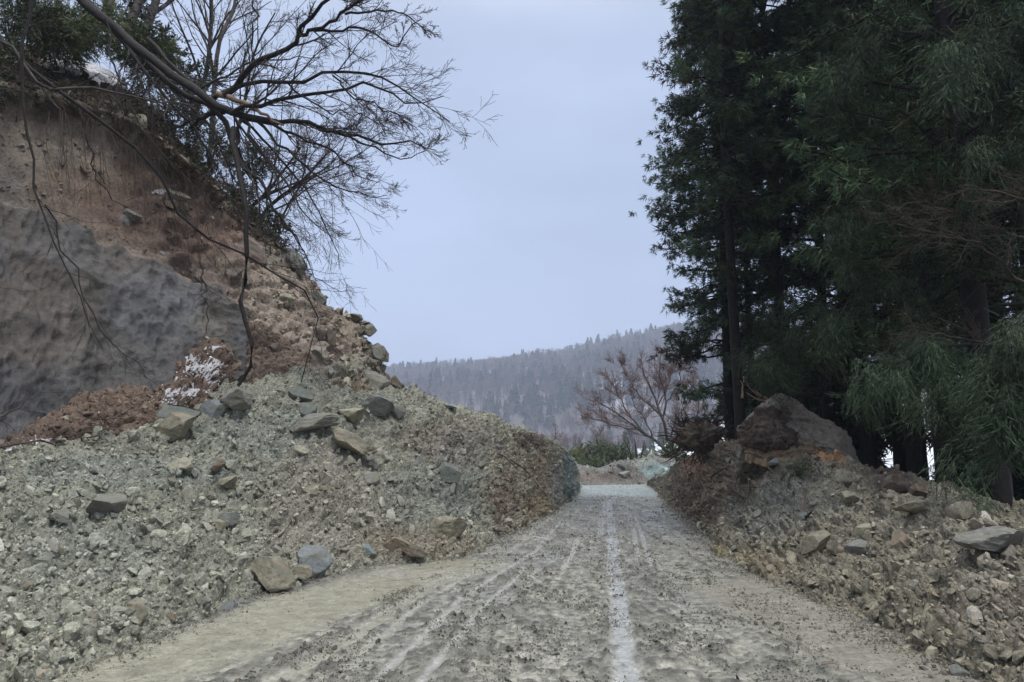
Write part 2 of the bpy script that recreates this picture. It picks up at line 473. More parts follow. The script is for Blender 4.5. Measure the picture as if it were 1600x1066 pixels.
# ------------------------------------------------------------------ road
def gp(*pts): return [tuple(G(u, v)[:2]) for u, v in pts]
nY, nX = 720, 370
Yr = np.exp(np.linspace(math.log(4.0), math.log(60), nY))
cx = np.interp(Yr, [3, 6, 10, 16, 25, 35, 50, 60], [-.1, .0, .3, 1.9, 3.6, 4.8, 6.2, 7.0])
hw = np.interp(Yr, [3, 6, 10, 16, 25, 35, 50, 60], [5.2, 5.2, 5.2, 4.3, 3.6, 4.4, 12, 20])
S = np.linspace(-1, 1, nX)
X = cx[:, None] + hw[:, None] * S[None]; Y = np.repeat(Yr[:, None], nX, 1)
Q = np.stack([X, Y, X * 0], -1)
jx = .05 * fbm(Q * 3, 2)
z = .035 * fbm(Q * .5, 3) + .012 * fbm(Q * np.array([5, 2.2, 1]), 4)
wet = np.zeros_like(X)
cbase = np.array([.168, .162, .133])
n_a = fbm(Q * np.array([1.3, .35, 1]) + 5, 4); n_b = fbm(Q * 2.2 + 9, 4); n_c = fbm(Q * np.array([9, 3.0, 1]) + 2, 4)
col = cbase * (1 + .25 * n_a)[..., None]
# churned clods outside smooth zones
pu, pv = proj(Q)
left_mud = [(60, 1040), (300, 985), (430, 930), (560, 900), (700, 878), (760, 868)]
dl, _ = seg_dist(X, Y, gp((-300, 1130), (100, 1080), (330, 1010), (480, 950), (600, 915), (720, 885)))
smoothL = 1 - sstep(.45, .85, dl * (9.0 / (Y + 2)) ** .2 + .2 * n_a)
dr, _ = seg_dist(X, Y, gp((1700, 1120), (1420, 1030), (1280, 970), (1180, 920)))
smoothR = 1 - sstep(.5, .95, dr + .3 * n_a)
churn = np.clip(1 - smoothL - .75 * smoothR, 0, 1) * sstep(-.45, .2, n_b + .25)
f1, f2, cc_ = worley(Q / .085 + 3); z += churn * .045 * np.clip(.75 - f1, 0, 1) * (cc_ > .45); clod = churn * (cc_ > .45) * sstep(.6, .3, f1)
f1, f2, cc_ = worley(Q / .17 + 8); z += churn * .06 * np.clip(.7 - f1, 0, 1) * (cc_ > .62); clod = np.maximum(clod, churn * (cc_ > .62) * sstep(.6, .3, f1)); z += churn * .022 * fbm(Q * np.array([5, 9, 1]) + 4, 3)
z += smoothR * .02 * fbm(Q * np.array([1.2, 9, 1]) + 4, 3) * (X > 2)
col = col * (1 - churn * .12 - .42 * clod + .5 * churn * n_c)[..., None]
col = np.where((smoothL > .01)[..., None], col * (1 - smoothL[..., None]) + np.array([.176, .170, .130]) * smoothL[..., None], col)
wet = np.maximum(wet, smoothL * sstep(-.35, .35, n_b + .1) * .9)
col = col * (1 - .7 * smoothR[..., None]) + np.array([.185, .17, .135]) * .7 * smoothR[..., None]
# digger and lorry tread bands: lugs across the band, rut below
def band(pts, w, depth, lug=.16, lugh=.02, wetv=0., colr=None, soft=.35, skip=.0, seed=0, slant=0.):
    global z, wet, col
    pg = gp(*pts)
    d, arc = seg_dist(X, Y, pg)
    d = d + w * (.5 * fbm(Q * 2.5 + seed, 3) + .45 * fbm(Q * np.array([14, 6, 1]) + seed, 2))
    prof = 1 - sstep(w * (1 - soft), w * (1 + soft), d)
    gate = sstep(-.1 + skip, .25 + skip, fbm(Q * np.array([2.5, .9, 1]) + seed * 7, 3) + .30) * sstep(-.75, -.1, n_c + .25 * fbm(Q * 20 + seed, 2))
    lugs = np.sin((arc + slant * d) * 2 * math.pi / lug + 1.6 * fbm(Q * 1.2 + seed, 2) * 3)
    z = z * (1 - prof * gate * .7) - prof * gate * depth + prof * gate * lugh * np.clip(lugs, -.2, 1)
    rim = np.exp(-((d - w * 1.25) / (w * .3)) ** 2); z += rim * depth * .7 * (1 + n_c) * gate
    wet = np.maximum(wet, prof * gate * wetv)
    if colr is not None:
        k = (prof * gate)[..., None] * .85; col = col * (1 - k) + np.array(colr) * k
PALE = (.195, .19, .165)
band([(440, 1200), (589, 1064), (640, 1015), (730, 930), (840, 860), (893, 797)], .05, .016, wetv=.85, colr=PALE, lug=.3, lugh=.004, seed=1, skip=-.15)
band([(640, 1090), (703, 1010), (765, 940), (822, 892)], .04, .018, wetv=.9, colr=PALE, lugh=.0, seed=2, skip=-.35)
band([(560, 1025), (660, 945), (790, 868), (885, 790)], .05, .01, wetv=.6, colr=(.19, .183, .15), lugh=.0, seed=3)
band([(985, 1120), (972, 1000), (965, 930), (958, 870), (955, 830), (951, 782)], .11, .02, wetv=.7, colr=(.20, .20, .185), lug=.13, lugh=.012, seed=4, skip=-.25)
band([(1016, 886), (1003, 840), (988, 800), (980, 768)], .05, .02, wetv=1., colr=PALE, lugh=.0, seed=5, skip=-.2)
band([(998, 880), (990, 835), (982, 800)], .05, .02, wetv=1., colr=PALE, lugh=.003, seed=6, skip=-.05)
band([(880, 890), (896, 862), (903, 842)], .05, .015, wetv=.9, colr=PALE, lugh=.0, seed=7, skip=-.2)
band([(937, 838), (941, 810), (946, 785)], .09, .02, wetv=.9, colr=PALE, lugh=.0, seed=8)
band([(870, 785), (905, 775), (960, 768)], .25, .01, wetv=.8, colr=PALE, lugh=.0, seed=9)
band([(690, 1200), (800, 1040), (880, 930), (925, 840)], .33, .012, lug=.17, lugh=.035, seed=10, soft=.2, slant=.5, skip=-.1)
band([(830, 1200), (880, 1060), (915, 950), (935, 870)], .20, .008, lug=.15, lugh=.028, seed=11, soft=.2, slant=-.5)
band([(1220, 1200), (1110, 1000), (1060, 900), (1015, 800)], .30, .012, lug=.16, lugh=.022, seed=12, soft=.3)
band([(300, 1120), (480, 1045), (600, 965), (700, 905)], .10, .03, wetv=.9, colr=(.18, .172, .138), lugh=.0, seed=13, skip=-.3)
# wheel ruts filled with water at the right edge and bluish wet flat far off
for (bu, bv, rx, ry) in ((1090, 848, .55, 1.9), (1110, 872, .3, .9), (1035, 792, .6, 2.6), (1012, 778, .9, 2.2), (740, 862, 1.0, .7), (640, 897, .7, .5), (830, 843, .5, .8)):
    b0 = G(bu, bv); d = np.hypot((X - b0[0] - (Y - b0[1]) * -.08) / rx, (Y - b0[1]) / ry) + .35 * n_b + .15 * n_c
    k = 1 - sstep(.75, .95, d); z = z * (1 - k) - .015 * k; wet = np.maximum(wet, k)
    col = col * (1 - .6 * k[..., None]) + np.array([.24, .23, .2]) * .6 * k[..., None]
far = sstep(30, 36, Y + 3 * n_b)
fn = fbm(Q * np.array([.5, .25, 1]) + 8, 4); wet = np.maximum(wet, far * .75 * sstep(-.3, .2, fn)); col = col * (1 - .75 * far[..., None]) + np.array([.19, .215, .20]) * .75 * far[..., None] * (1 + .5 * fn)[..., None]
# windrow of clods
dw, aw = seg_dist(X, Y, gp((380, 1090), (455, 1040), (520, 995), (600, 945), (680, 905), (700, 890)))
wr = np.exp(-(dw / .13) ** 2) * sstep(-.05, .3, fbm(Q * 1.1 + 77, 3) + .1)
f1, f2, cc_ = worley(Q / .12 + 31); z += wr * (.03 + .045 * np.clip(.8 - f1, 0, 1)); wet *= (1 - np.clip(wr * 1.5, 0, 1))
wetsp = sstep(.0, .35, n_c * .6 + n_a * .5) * .8 * (1 - smoothR) * (1 - clod)
wet = np.clip(np.maximum(wet, wetsp * churn), 0, 1)
# standing water film: the low spots fill to a level that wanders slowly
lev = .018 * fbm(Q * np.array([.55, .16, 1]) + 40, 3) - .006 + .010 * np.exp(-((X - cx[:, None] * .55 + 1.6) / 1.1) ** 2)
film = sstep(.003, -.004, z - lev) * (1 - smoothR) * (Y < 36)
z = np.maximum(z, lev * (film > 0) + z * (film <= 0)) ; wet = np.maximum(wet, film * .95)
edge = sstep(.9, 1, np.abs(S))[None]; z = z - .25 * edge
Q[..., 2] = z; Q[..., 0] += 0
ROADP, ROADC = Q, col
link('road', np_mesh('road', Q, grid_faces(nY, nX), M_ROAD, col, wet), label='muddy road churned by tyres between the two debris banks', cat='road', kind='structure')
register(Q, 'road')

# ------------------------------------------------------------------ left debris bank
GREY = (.186, .185, .146)
st = [  # base (u,v) crest (u,v,Y)
 ((-4.6, 2.2, 0), (-8.4, 3.0, 1.5)),
 ((-4.1, 4.3, 0), (-8.0, 6.4, 1.6)),
 (G(60, 1055), (-7.8, 8.6, 1.62)),
 (G(300, 962), PX(0, 722, 10.8)),
 (G(400, 925), PX(110, 706, 11.8)),
 (G(450, 912), PX(200, 688, 12.6)),
 (G(510, 893), PX(300, 662, 13.6)),
 (G(560, 884), PX(385, 618, 14.6)),
 (G(610, 880), PX(480, 600, 15.7)),
 (G(660, 876), PX(560, 622, 16.8)),
 (G(710, 868), PX(630, 622, 17.9)),
 (G(755, 850), PX(680, 630, 19.6)),
 (G(790, 835), PX(740, 648, 21.5)),
 (G(835, 812), PX(800, 668, 24.5)),
 (G(868, 795), PX(850, 688, 28)),
 (G(893, 780), PX(880, 702, 31.5)),
 (G(903, 770), PX(894, 724, 35)),
 (G(906, 762), PX(904, 748, 39.5)),
]
rows = []
B = np.array([a for a, b in st], float); C = np.array([b for a, b in st], float)
steep = np.array([0, 0, 0, 0, 0, 0, 0, 0, 0, 0, 0, 0, 0, .15, .35, .4, .3, .1])[:, None]
out = np.array([[.35, -.15, -.35]])
m1 = B * .66 + C * .34 + np.array([0, 0, .08]) + steep * np.array([[-.15, 0, .35]])
m2 = B * .3 + C * .7 + np.array([0, 0, .16]) + steep * np.array([[.1, 0, .3]])
rows = [B + out, B, m1, m2, C, C + np.array([-.9, .8, -.15]), C + np.array([-2.2, 1.6, -1.0]), C + np.array([-3.5, 2, -3])]
P, tr, tcn = patch(rows, 280, 620)
Nn = facing(P); tt = tr[:, None]
h = rubble(P, 1.15, seed=1.5) * (1 - .55 * sstep(15, 26, P[..., 1]))
pu, pv = proj(P)
# block-sized lumps and erosion gullies on the far cut
cutm = sstep(760, 830, pu)
h += .16 * cutm * fbm(P * np.array([1.1, 1.1, .9]) + 4, 4)
f1, f2, cw = worley(P / 1.15 + 6); h += .22 * np.clip(.7 - f1, 0, 1) * (cw > .5) * sstep(500, 640, pu)
h *= sstep(-.1, 1.2, tt) * .85 + .15
P = P + Nn * h[..., None]
colL = blobs(P, GREY, [
 (520, 800, 130, 90, (.205, .188, .152), .6), (640, 780, 60, 70, (.15, .155, .135), .5), (720, 760, 55, 60, (.12, .135, .125), .55), (650, 850, 110, 30, (.18, .15, .11), .6),
 (700, 690, 90, 40, (.16, .14, .115), .7), (730, 700, 60, 30, (.12, .12, .11), .5), (800, 760, 55, 80, (.135, .115, .088), .6), (850, 740, 26, 45, (.17, .135, .095), .65), (840, 790, 40, 20, (.15, .12, .08), .7),
 (830, 690, 30, 14, (.07, .055, .045), .85), (785, 790, 18, 50, (.09, .065, .05), .6), (870, 760, 11, 45, (.19, .19, .18), .7), (893, 730, 12, 50, (.13, .17, .175), .7), (885, 770, 9, 18, (.05, .08, .08), .8),
 (200, 740, 200, 30, (.18, .19, .165), .6), (420, 680, 120, 40, (.175, .19, .165), .6), (120, 860, 160, 60, (.185, .188, .162), .5), (560, 700, 70, 40, (.20, .188, .155), .5), (480, 720, 50, 50, (.205, .19, .155), .5),
 (820, 820, 60, 14, (.19, .17, .13), .5)], seed=2)
link('debris_bank', np_mesh('debris_bank', P, grid_faces(*P.shape[:2]), M_EARTH, colL), label='long bank of grey green mud and rubble along the left road edge', cat='debris bank', kind='structure')
LB, LBC = P, colL; register(P, 'left')

# ------------------------------------------------------------------ cliff (slide scar) and upper slope
cl_ = [ # u, foot v, Y, top v, Y
 (-900, 1000, 5.2, -500, 6.6), (-500, 820, 8, -150, 10), (-200, 770, 10.4, 40, 12.8), (0, 740, 12.7, 138, 15), (130, 725, 13.7, 172, 16.2), (230, 705, 14.4, 212, 17), (310, 680, 15.1, 275, 18),
 (400, 655, 16.1, 345, 19.5), (450, 650, 16.8, 385, 20.3), (500, 650, 17.3, 434, 21), (540, 655, 17.8, 470, 21.3), (588, 660, 18.3, 494, 21.7), (612, 665, 18.7, 548, 22), (650, 670, 19.3, 596, 22.6), (700, 675, 20.8, 634, 23.8), (770, 700, 23.5, 680, 27)]
nets = []
fr = [0, .2, .4, .6, .8, .93, 1.0]
for k, (u, fv, fy, tv, ty) in enumerate(cl_):
    w = float(np.clip((520 - u) / 160, 0, 1))
    c = []
    for f_ in fr:
        yy = fy + (ty - fy) * f_ ** 1.05
        if f_ == .93 and u < 400: yy -= .0
        c.append(PX(u, fv + (tv - fv) * f_, yy))
    top = c[-1].copy()
    if u < 380: c[-1] = top + np.array([.25, -.55, .0]); 
    c.append(top + np.array([-.3, .3, .45 * w]))
    c.append(top + np.array([-1.6, 2.2, 2.0 * w - .2 * (1 - w)]))
    c.append(top + np.array([-6, 7, 5.5 * w - 1.5 * (1 - w)]))
    c.append(top + np.array([-20, 18, 10 * w - 4 * (1 - w)]))
    nets.append(c)
nets = np.swapaxes(np.array(nets), 0, 1)
P, tr, tcn = patch(nets, 290, 390)
P0C = P.copy()
Nn = facing(P); pu, pv = proj(P); tt = np.repeat(tr[:, None], P.shape[1], 1)
h = .30 * fbm(P / 2.2 + 9, 5) + .10 * fbm(P * np.array([1.0, 1.0, 3.2]) + 3, 4, ridged=True)
f1, f2, cw = worley(P * np.array([1.0, 1.0, 1.5]) / .9 + 2); h += .32 * np.clip(.75 - f1, 0, 1) * (cw > .5)
rk = sstep(470, 560, pu)
h += rk * .5 * np.clip(.7 - f1, 0, 1) * (cw > .25)
f1, f2, cw = worley(P * np.array([1.0, 1.0, 1.8]) / .38 + 5); h += (.14 + .12 * rk) * np.clip(.8 - f1, 0, 1) * (cw > .35)
f1, f2, cw = worley(P / .15 + 5); h += .06 * np.clip(.8 - f1, 0, 1) * (cw > .3)
h += .03 * fbm(P * 7, 3)
h += rk * .30 * fbm(P * np.array([.7, .7, 3.6]) + 11, 4, ridged=True) + (.12 * fbm(P * np.array([.8, .8, 2.6]) + 21, 4, ridged=True))
# smoother face where the sprayed concrete stands
WALLTOP = [(-900, 120), (-300, 230), (0, 312), (60, 332), (180, 388), (235, 402), (305, 447), (345, 462), (385, 482)]
wt_v = np.interp(pu, [a for a, b in WALLTOP], [b for a, b in WALLTOP])
inwall = sstep(-12, 18, pv - wt_v) * (1 - sstep(370, 392, pu))
h = h * (1 - .92 * inwall) - .3 * inwall
upper = sstep(150, 30, pv) * sstep(350, 200, pu)
smoothTL = sstep(300, 150, pu) * sstep(130, 180, pv)
h *= (1.3 - .6 * smoothTL)
h *= np.clip(1 - sstep(6.5, 9, tt) * .5, 0, 1)
P = P + Nn * h[..., None]
RED = (.135, .108, .087)
colC = blobs(P, RED, [
 (60, 230, 140, 80, (.145, .122, .098), .8), (20, 320, 90, 60, (.125, .112, .096), .7), (120, 300, 90, 45, (.13, .098, .072), .7), (200, 330, 80, 50, (.11, .075, .056), .8), (310, 370, 90, 40, (.12, .08, .06), .8),
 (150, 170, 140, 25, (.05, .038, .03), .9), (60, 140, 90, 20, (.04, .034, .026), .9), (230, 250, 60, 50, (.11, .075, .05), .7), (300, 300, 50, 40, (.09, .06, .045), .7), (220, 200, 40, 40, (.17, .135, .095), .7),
 (390, 380, 30, 30, (.155, .12, .10), .8), (450, 400, 45, 30, (.18, .165, .13), .8), (420, 500, 60, 50, (.215, .178, .142), .9), (440, 450, 60, 40, (.21, .176, .142), .8), (350, 560, 60, 50, (.10, .068, .05), .7), (440, 570, 70, 30, (.15, .105, .08), .7),
 (520, 540, 60, 40, (.21, .175, .145), .8), (560, 520, 50, 30, (.20, .17, .13), .8), (570, 590, 60, 40, (.17, .165, .13), .8), (620, 600, 40, 40, (.145, .135, .11), .8), (530, 610, 50, 25, (.14, .095, .065), .6), (500, 590, 40, 25, (.155, .155, .13), .6),
 (600, 540, 25, 40, (.16, .14, .11), .7), (200, 340, 22, 12, (.19, .19, .19), .6)], seed=5)
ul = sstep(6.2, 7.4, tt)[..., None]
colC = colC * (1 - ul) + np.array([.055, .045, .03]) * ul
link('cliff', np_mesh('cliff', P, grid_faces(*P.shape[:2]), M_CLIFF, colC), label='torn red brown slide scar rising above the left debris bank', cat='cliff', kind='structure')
CL, CLC, CLT = P, colC, tt; register(P, 'cliff')

# sprayed concrete retaining wall : a slab with thickness, standing proud of the scar
us = np.concatenate([np.linspace(-900, -60, 40), np.linspace(-50, 384, 150)])
wb = [(-900, 1100), (-300, 830), (0, 735), (60, 690), (130, 665), (230, 650), (300, 640), (378, 590)]
vs = np.linspace(0, 1, 95)
cu_ = [c[0] for c in cl_]
def cliffY(u, v):
    fv = np.interp(u, cu_, [c[1] for c in cl_]); fy = np.interp(u, cu_, [c[2] for c in cl_]); tv = np.interp(u, cu_, [c[3] for c in cl_]); ty = np.interp(u, cu_, [c[4] for c in cl_])
    f_ = np.clip((fv - v) / (fv - tv), -.2, 1.2)
    return fy + (ty - fy) * f_
W = np.zeros((len(vs), len(us), 3))
for j, u in enumerate(us):
    vt = np.interp(u, [a for a, b in WALLTOP], [b for a, b in WALLTOP]) + 3 * math.sin(u * .09) + 4 * math.sin(u * .031 + 1) + 10 * float(fbm(np.array([[u * .035, 3.1, 0]]), 4)[0])
    vb = np.interp(u, [a for a, b in wb], [b for a, b in wb])
    for i, s in enumerate(vs):
        v = vb + (vt - vb) * s
        yy = cliffY(u, v) - .62 - (.0 if u < 312 else -.10 * min(1, (u - 312) / 6) + .35 * (u - 312) / 66) - .5 * np.clip((u - 200) / 180, 0, 1)
        W[i, j] = PX(u, v, yy)
Wn = facing(W)
wf1, wf2, _w = worley(W * np.array([1, 1, .5]) / .42 + .5 * fbm(W * 1.5, 2)[..., None]); h = .10 * fbm(W / .8 + 3, 3) + .20 * (wf1 - .5) + .09 * fbm(W * np.array([1, 1, .6]) / .16 + 7, 3, ridged=True) + .015 * fbm(W * 6, 3) + .09 * fbm(W / 1.6, 2)
Wf = W + Wn * h[..., None]
Wb = W - Wn * .28
nr, nc = W.shape[:2]
Vw = np.concatenate([Wf.reshape(-1, 3), Wb.reshape(-1, 3)]); f = grid_faces(nr, nc); a = np.arange(nr * nc).reshape(nr, nc); o_ = nr * nc
def strip(l): return np.stack([l[:-1], l[1:], l[1:] + o_, l[:-1] + o_], -1)
f = np.concatenate([f, f[:, ::-1] + o_, strip(a[-1]), strip(a[0]), strip(a[:, -1]), strip(a[:, 0])])
wc = blobs(Wf, (.088, .086, .085), [(60, 480, 130, 130, (.10, .082, .065), .75), (30, 330, 60, 40, (.125, .115, .105), .7), (240, 470, 80, 70, (.135, .137, .147), .85), (150, 390, 90, 30, (.12, .118, .115), .7), (345, 500, 35, 60, (.13, .12, .10), .8), (60, 620, 120, 50, (.055, .054, .055), .8), (180, 570, 80, 40, (.085, .08, .072), .6), (15, 400, 50, 40, (.075, .078, .085), .8)], seed=8, wob=40)
wc2 = np.concatenate([wc.reshape(-1, 3), wc.reshape(-1, 3)])
wl = link('retaining_wall', np_mesh('retaining_wall', Vw, f, M_SHOT, wc2), label='dark grey sprayed concrete retaining wall with lumpy wet surface under the slide scar', cat='wall')
register(Wf, 'wall')

# brown talus at the wall foot
ta = [(-900, 1000, 4.6, 960, 5.2), (-300, 760, 9.2, 735, 9.9), (0, 735, 11.5, 702, 12.2), (60, 725, 12.0, 672, 12.7), (110, 720, 12.4, 640, 13.1), (160, 712, 12.8, 618, 13.5), (210, 708, 13.2, 612, 13.9),
      (250, 700, 13.5, 604, 14.3), (300, 680, 14.0, 560, 14.9), (330, 665, 14.3, 532, 15.4), (380, 640, 15.1, 512, 16.3), (430, 635, 15.9, 520, 17.2), (480, 635, 16.6, 560, 17.7)]
net = []
for u, bv, by, tv, ty in ta:
    b0 = PX(u, bv, by); t0 = PX(u, tv, ty)
    net.append([b0 + np.array([0.1, -.2, -.5]), b0, b0 * .5 + t0 * .5 + np.array([0.05, -.1, .12]), t0, t0 + np.array([-.6, .7, .1])])
P, tr, tcn = patch(np.swapaxes(np.array(net), 0, 1), 120, 260)
Nn = facing(P); h = rubble(P, .8, .8, seed=4.4) ; h -= h.mean() ; P = P + Nn * h[..., None]
colT = blobs(P, (.108, .079, .060), [(200, 650, 100, 40, (.135, .098, .072), .7), (330, 580, 60, 30, (.07, .047, .036), .7), (60, 690, 60, 20, (.08, .055, .042), .6), (420, 580, 60, 40, (.17, .13, .10), .8)], seed=3)
link('talus', np_mesh('talus', P, grid_faces(*P.shape[:2]), M_CLIFF, colT), label='reddish brown soil and stone heap at the foot of the concrete wall', cat='talus', kind='structure')
TL, TLC = P, colT; register(P, 'talus')

def drape(P, lst, thick, seed, thr=.0, lump=.3):
    """snow lying on a grid surface: returns raised mesh where the mask is positive"""
    u, v = proj(P); m = np.full(u.shape, -1.)
    nn = fbm(P * 2.2 + seed, 5); n2_ = fbm(P * 9 + seed, 3)
    for (bu, bv, ru, rv) in lst: m = np.maximum(m, 1 - np.hypot((u - bu) / ru, (v - bv) / rv))
    m = m + nn * 1.1 + n2_ * .8 + .35 * fbm(P * 22 + seed, 2) - thr - .12
    vm = m > 0
    fm = vm[:-1, :-1] & vm[1:, :-1] & vm[:-1, 1:] & vm[1:, 1:]
    Nn = facing(P); Nn = Nn * np.where(Nn[..., 2:3] < 0, -1, 1); Q = P + (Nn * .5 + np.array([0, 0, .5])) * (thick * np.sqrt(np.clip(m, 0, .4) / .4) - .005)[..., None]
    f = grid_faces(*P.shape[:2], mask=fm)
    ids, inv = np.unique(f, return_inverse=True)
    return Q.reshape(-1, 3)[ids], inv.reshape(f.shape)
V, f = drape(TL, [(330, 590, 34, 34), (310, 575, 36, 20), (290, 560, 30, 14), (280, 612, 40, 12), (272, 632, 30, 10), (330, 545, 30, 8)], .035, 3, .22)
link('snow_patch', np_mesh('snow_patch', V, f, M_SNOW), label='patchy white snow on brown soil beside the right end of the concrete wall', cat='snow', kind='stuff')
V, f = drape(TL, [(45, 708, 40, 16), (70, 690, 20, 10)], .05, 8, .12)
link('snow_patch', np_mesh('snow_patch', V, f, M_SNOW), label='small snow patch at the far left foot of the concrete wall', cat='snow', kind='stuff')
V, f = drape(CL, [(135, 112, 60, 12), (168, 126, 32, 12), (108, 102, 30, 10)], .22, 12, -.5)
link('snow_patch', np_mesh('snow_patch', V, f, M_SNOW), label='strip of old snow on the wooded rim above the scar', cat='snow', kind='stuff')
V, f = drape(CL, [(255, 300, 26, 12), (285, 310, 14, 10)], .05, 5, .1)
link('snow_patch', np_mesh('snow_patch', V, f, M_SNOW), label='thin snow on a ledge in the middle of the scar', cat='snow', kind='stuff')

snw = lambda c: (lambda u, v: np.exp(-(((u - 318) / 32) ** 2 + ((v - 578) / 26) ** 2)) + .6 * np.exp(-(((u - 275) / 26) ** 2 + ((v - 622) / 14) ** 2)) + .5 * np.exp(-(((u - 50) / 34) ** 2 + ((v - 700) / 14) ** 2)) + .012)(*proj(c)) * sstep(-.3, .2, fbm(c * 4, 3))
scatter_on('snow_flecks', TL, TLC * 0 + np.array([.42, .425, .43]), 900, .02, .09, 2.4, snw, sink=.3, tint=0., label='scattered crumbs of old snow on the brown soil heap', cat='snow', kind='stuff')
# ------------------------------------------------------------------ right debris bank
st = [
 ((4.2, 2.2, 0), (8.5, 3.0, .8)), (G(1640, 1110), (7.4, 5.6, .75)), (G(1530, 1048), PX(1700, 880, 7.6)), (G(1440, 1005), PX(1600, 838, 9.0)), (G(1340, 955), PX(1520, 815, 10.2)), (G(1240, 912), PX(1450, 785, 11.3)),
 (G(1165, 880), PX(1375, 752, 12.8)), (G(1135, 862), PX(1300, 738, 14.4)), (G(1118, 840), PX(1215, 722, 16.2)), (G(1095, 822), PX(1150, 700, 18.6)), (G(1068, 802), PX(1118, 704, 21.5)),
 (G(1045, 788), PX(1092, 708, 25)), (G(1030, 774), PX(1066, 724, 30)), (G(1022, 764), PX(1046, 742, 36)), (G(1012, 758), PX(1020, 748, 43))]
B = np.array([a for a, b in st], float); C = np.array([b for a, b in st], float)
m1 = B * .66 + C * .34 + np.array([0, 0, .05]); m2 = B * .3 + C * .7 + np.array([0, 0, .12])
rows = [B + np.array([-.4, -.15, -.3]), B, m1, m2, C, C + np.array([.9, .5, -.15]), C + np.array([2.2, .9, -.5]), C + np.array([5, 1, -1.2])]
P, tr, tcn = patch(rows, 250, 470)
Nn = facing(P); h = rubble(P, 1.25, 1.0, seed=7.7, big=.2) * (1 - .5 * sstep(15, 26, P[..., 1])); h *= sstep(-.1, 1.1, tr[:, None]) * .85 + .15; P = P + Nn * h[..., None]
colR = blobs(P, (.15, .135, .10), [(1100, 760, 60, 60, (.095, .075, .055), .85), (1085, 720, 20, 35, (.19, .13, .09), .9), (1120, 700, 60, 20, (.07, .055, .045), .8), (1200, 800, 90, 50, (.125, .125, .105), .8), (1260, 770, 70, 40, (.13, .13, .115), .8),
 (1140, 865, 30, 14, (.20, .18, .09), .7), (1240, 700, 90, 18, (.22, .14, .07), .95), (1290, 705, 30, 18, (.26, .14, .07), .9), (1370, 750, 60, 30, (.075, .062, .05), .9), (1440, 800, 120, 50, (.19, .175, .135), .8), (1530, 870, 90, 50, (.15, .14, .11), .7),
 (1320, 780, 60, 40, (.185, .172, .132), .7), (1330, 860, 90, 40, (.14, .125, .095), .6), (1560, 960, 100, 60, (.145, .125, .10), .6), (1180, 880, 60, 25, (.16, .13, .085), .6)], seed=6)
link('debris_bank', np_mesh('debris_bank', P, grid_faces(*P.shape[:2]), M_EARTH, colR), label='lower bank of brown clods and rubble under the cedars on the right', cat='debris bank', kind='structure')
RB, RBC = P, colR; register(P, 'right')

# far debris bank closing the road bend
st = []
for u, bv, tv, y0 in ((860, 758, 738, 44), (900, 758, 727, 46), (935, 757, 729, 46.5), (970, 757, 722, 47), (1000, 757, 718, 47.5), (1030, 758, 716, 48), (1060, 759, 722, 48), (1120, 760, 730, 48), (1300, 762, 735, 47)):
    b0 = PX(u, bv, y0); b0[2] = 0; t0 = PX(u, tv, y0 + 1.6)
    st.append([b0 + (0, -.6, -.3), b0, b0 * .5 + t0 * .5, t0, t0 + (0, 1.5, -.2), t0 + (0, 4, -2.2)])
P, tr, tcn = patch(np.swapaxes(np.array(st), 0, 1), 60, 300)
Nn = facing(P); P = P + Nn * (rubble(P, 1.1, 2.6, seed=9.1, fine=False, big=.25))[..., None]
colF = blobs(P, (.115, .112, .10), [(1030, 735, 30, 14, (.15, .20, .20), .8), (960, 745, 40, 10, (.09, .075, .065), .8), (920, 745, 30, 8, (.13, .105, .085), .7), (1005, 725, 20, 8, (.17, .19, .17), .7)], wob=8)
link('debris_bank', np_mesh('debris_bank', P, grid_faces(*P.shape[:2]), M_EARTH, colF), label='low far bank of rubble closing the end of the muddy road', cat='debris bank', kind='structure')
FB, FBC = P, colF; register(P, 'far')

# ------------------------------------------------------------------ ground, hills
gx = np.concatenate([-np.geomspace(14, 900, 45)[::-1], np.linspace(-13, 60, 90), np.geomspace(61, 900, 35)])
gy = np.concatenate([np.linspace(-60, 0, 12), np.linspace(1, 110, 120), np.geomspace(111, 420, 50)])
XX, YY = np.meshgrid(gx, gy)
Q = np.stack([XX, YY, XX * 0], -1)
nn = fbm(Q / 9, 4)
roadc = np.interp(YY, [0, 10, 25, 50], [0, .3, 3.6, 6.5])
z = -.28 + .05 * fbm(Q / 3, 3)
rightf = sstep(5.2, 8.5, XX - (roadc - 1)) * sstep(60, 45, YY)
z += rightf * (.75 + .15 * nn) * sstep(26, 15, XX)
z -= rightf * sstep(16, 30, XX) * 1.2
z = np.where(YY > 49, z + sstep(49, 60, YY) * (-.5), z)
rise = sstep(60, 110, YY) * sstep(.14, .26, XX / np.maximum(YY, 1)) * 9 * (.7 + .5 * nn)
z += rise + sstep(110, 400, YY) * 6
Q[..., 2] = z
snow = np.clip(sstep(50, 56, YY) + sstep(17, 24, XX), 0, 1) * sstep(-.5, -.05, fbm(Q / 4 + 3, 4))
cg = np.array([.05, .038, .028]) * (1 - snow[..., None]) + np.array([.72, .74, .78]) * snow[..., None]
link('ground', np_mesh('ground', Q, grid_faces(*XX.shape), M_HILL, cg), label='forest floor and snowy field beyond the road', cat='ground', kind='structure')

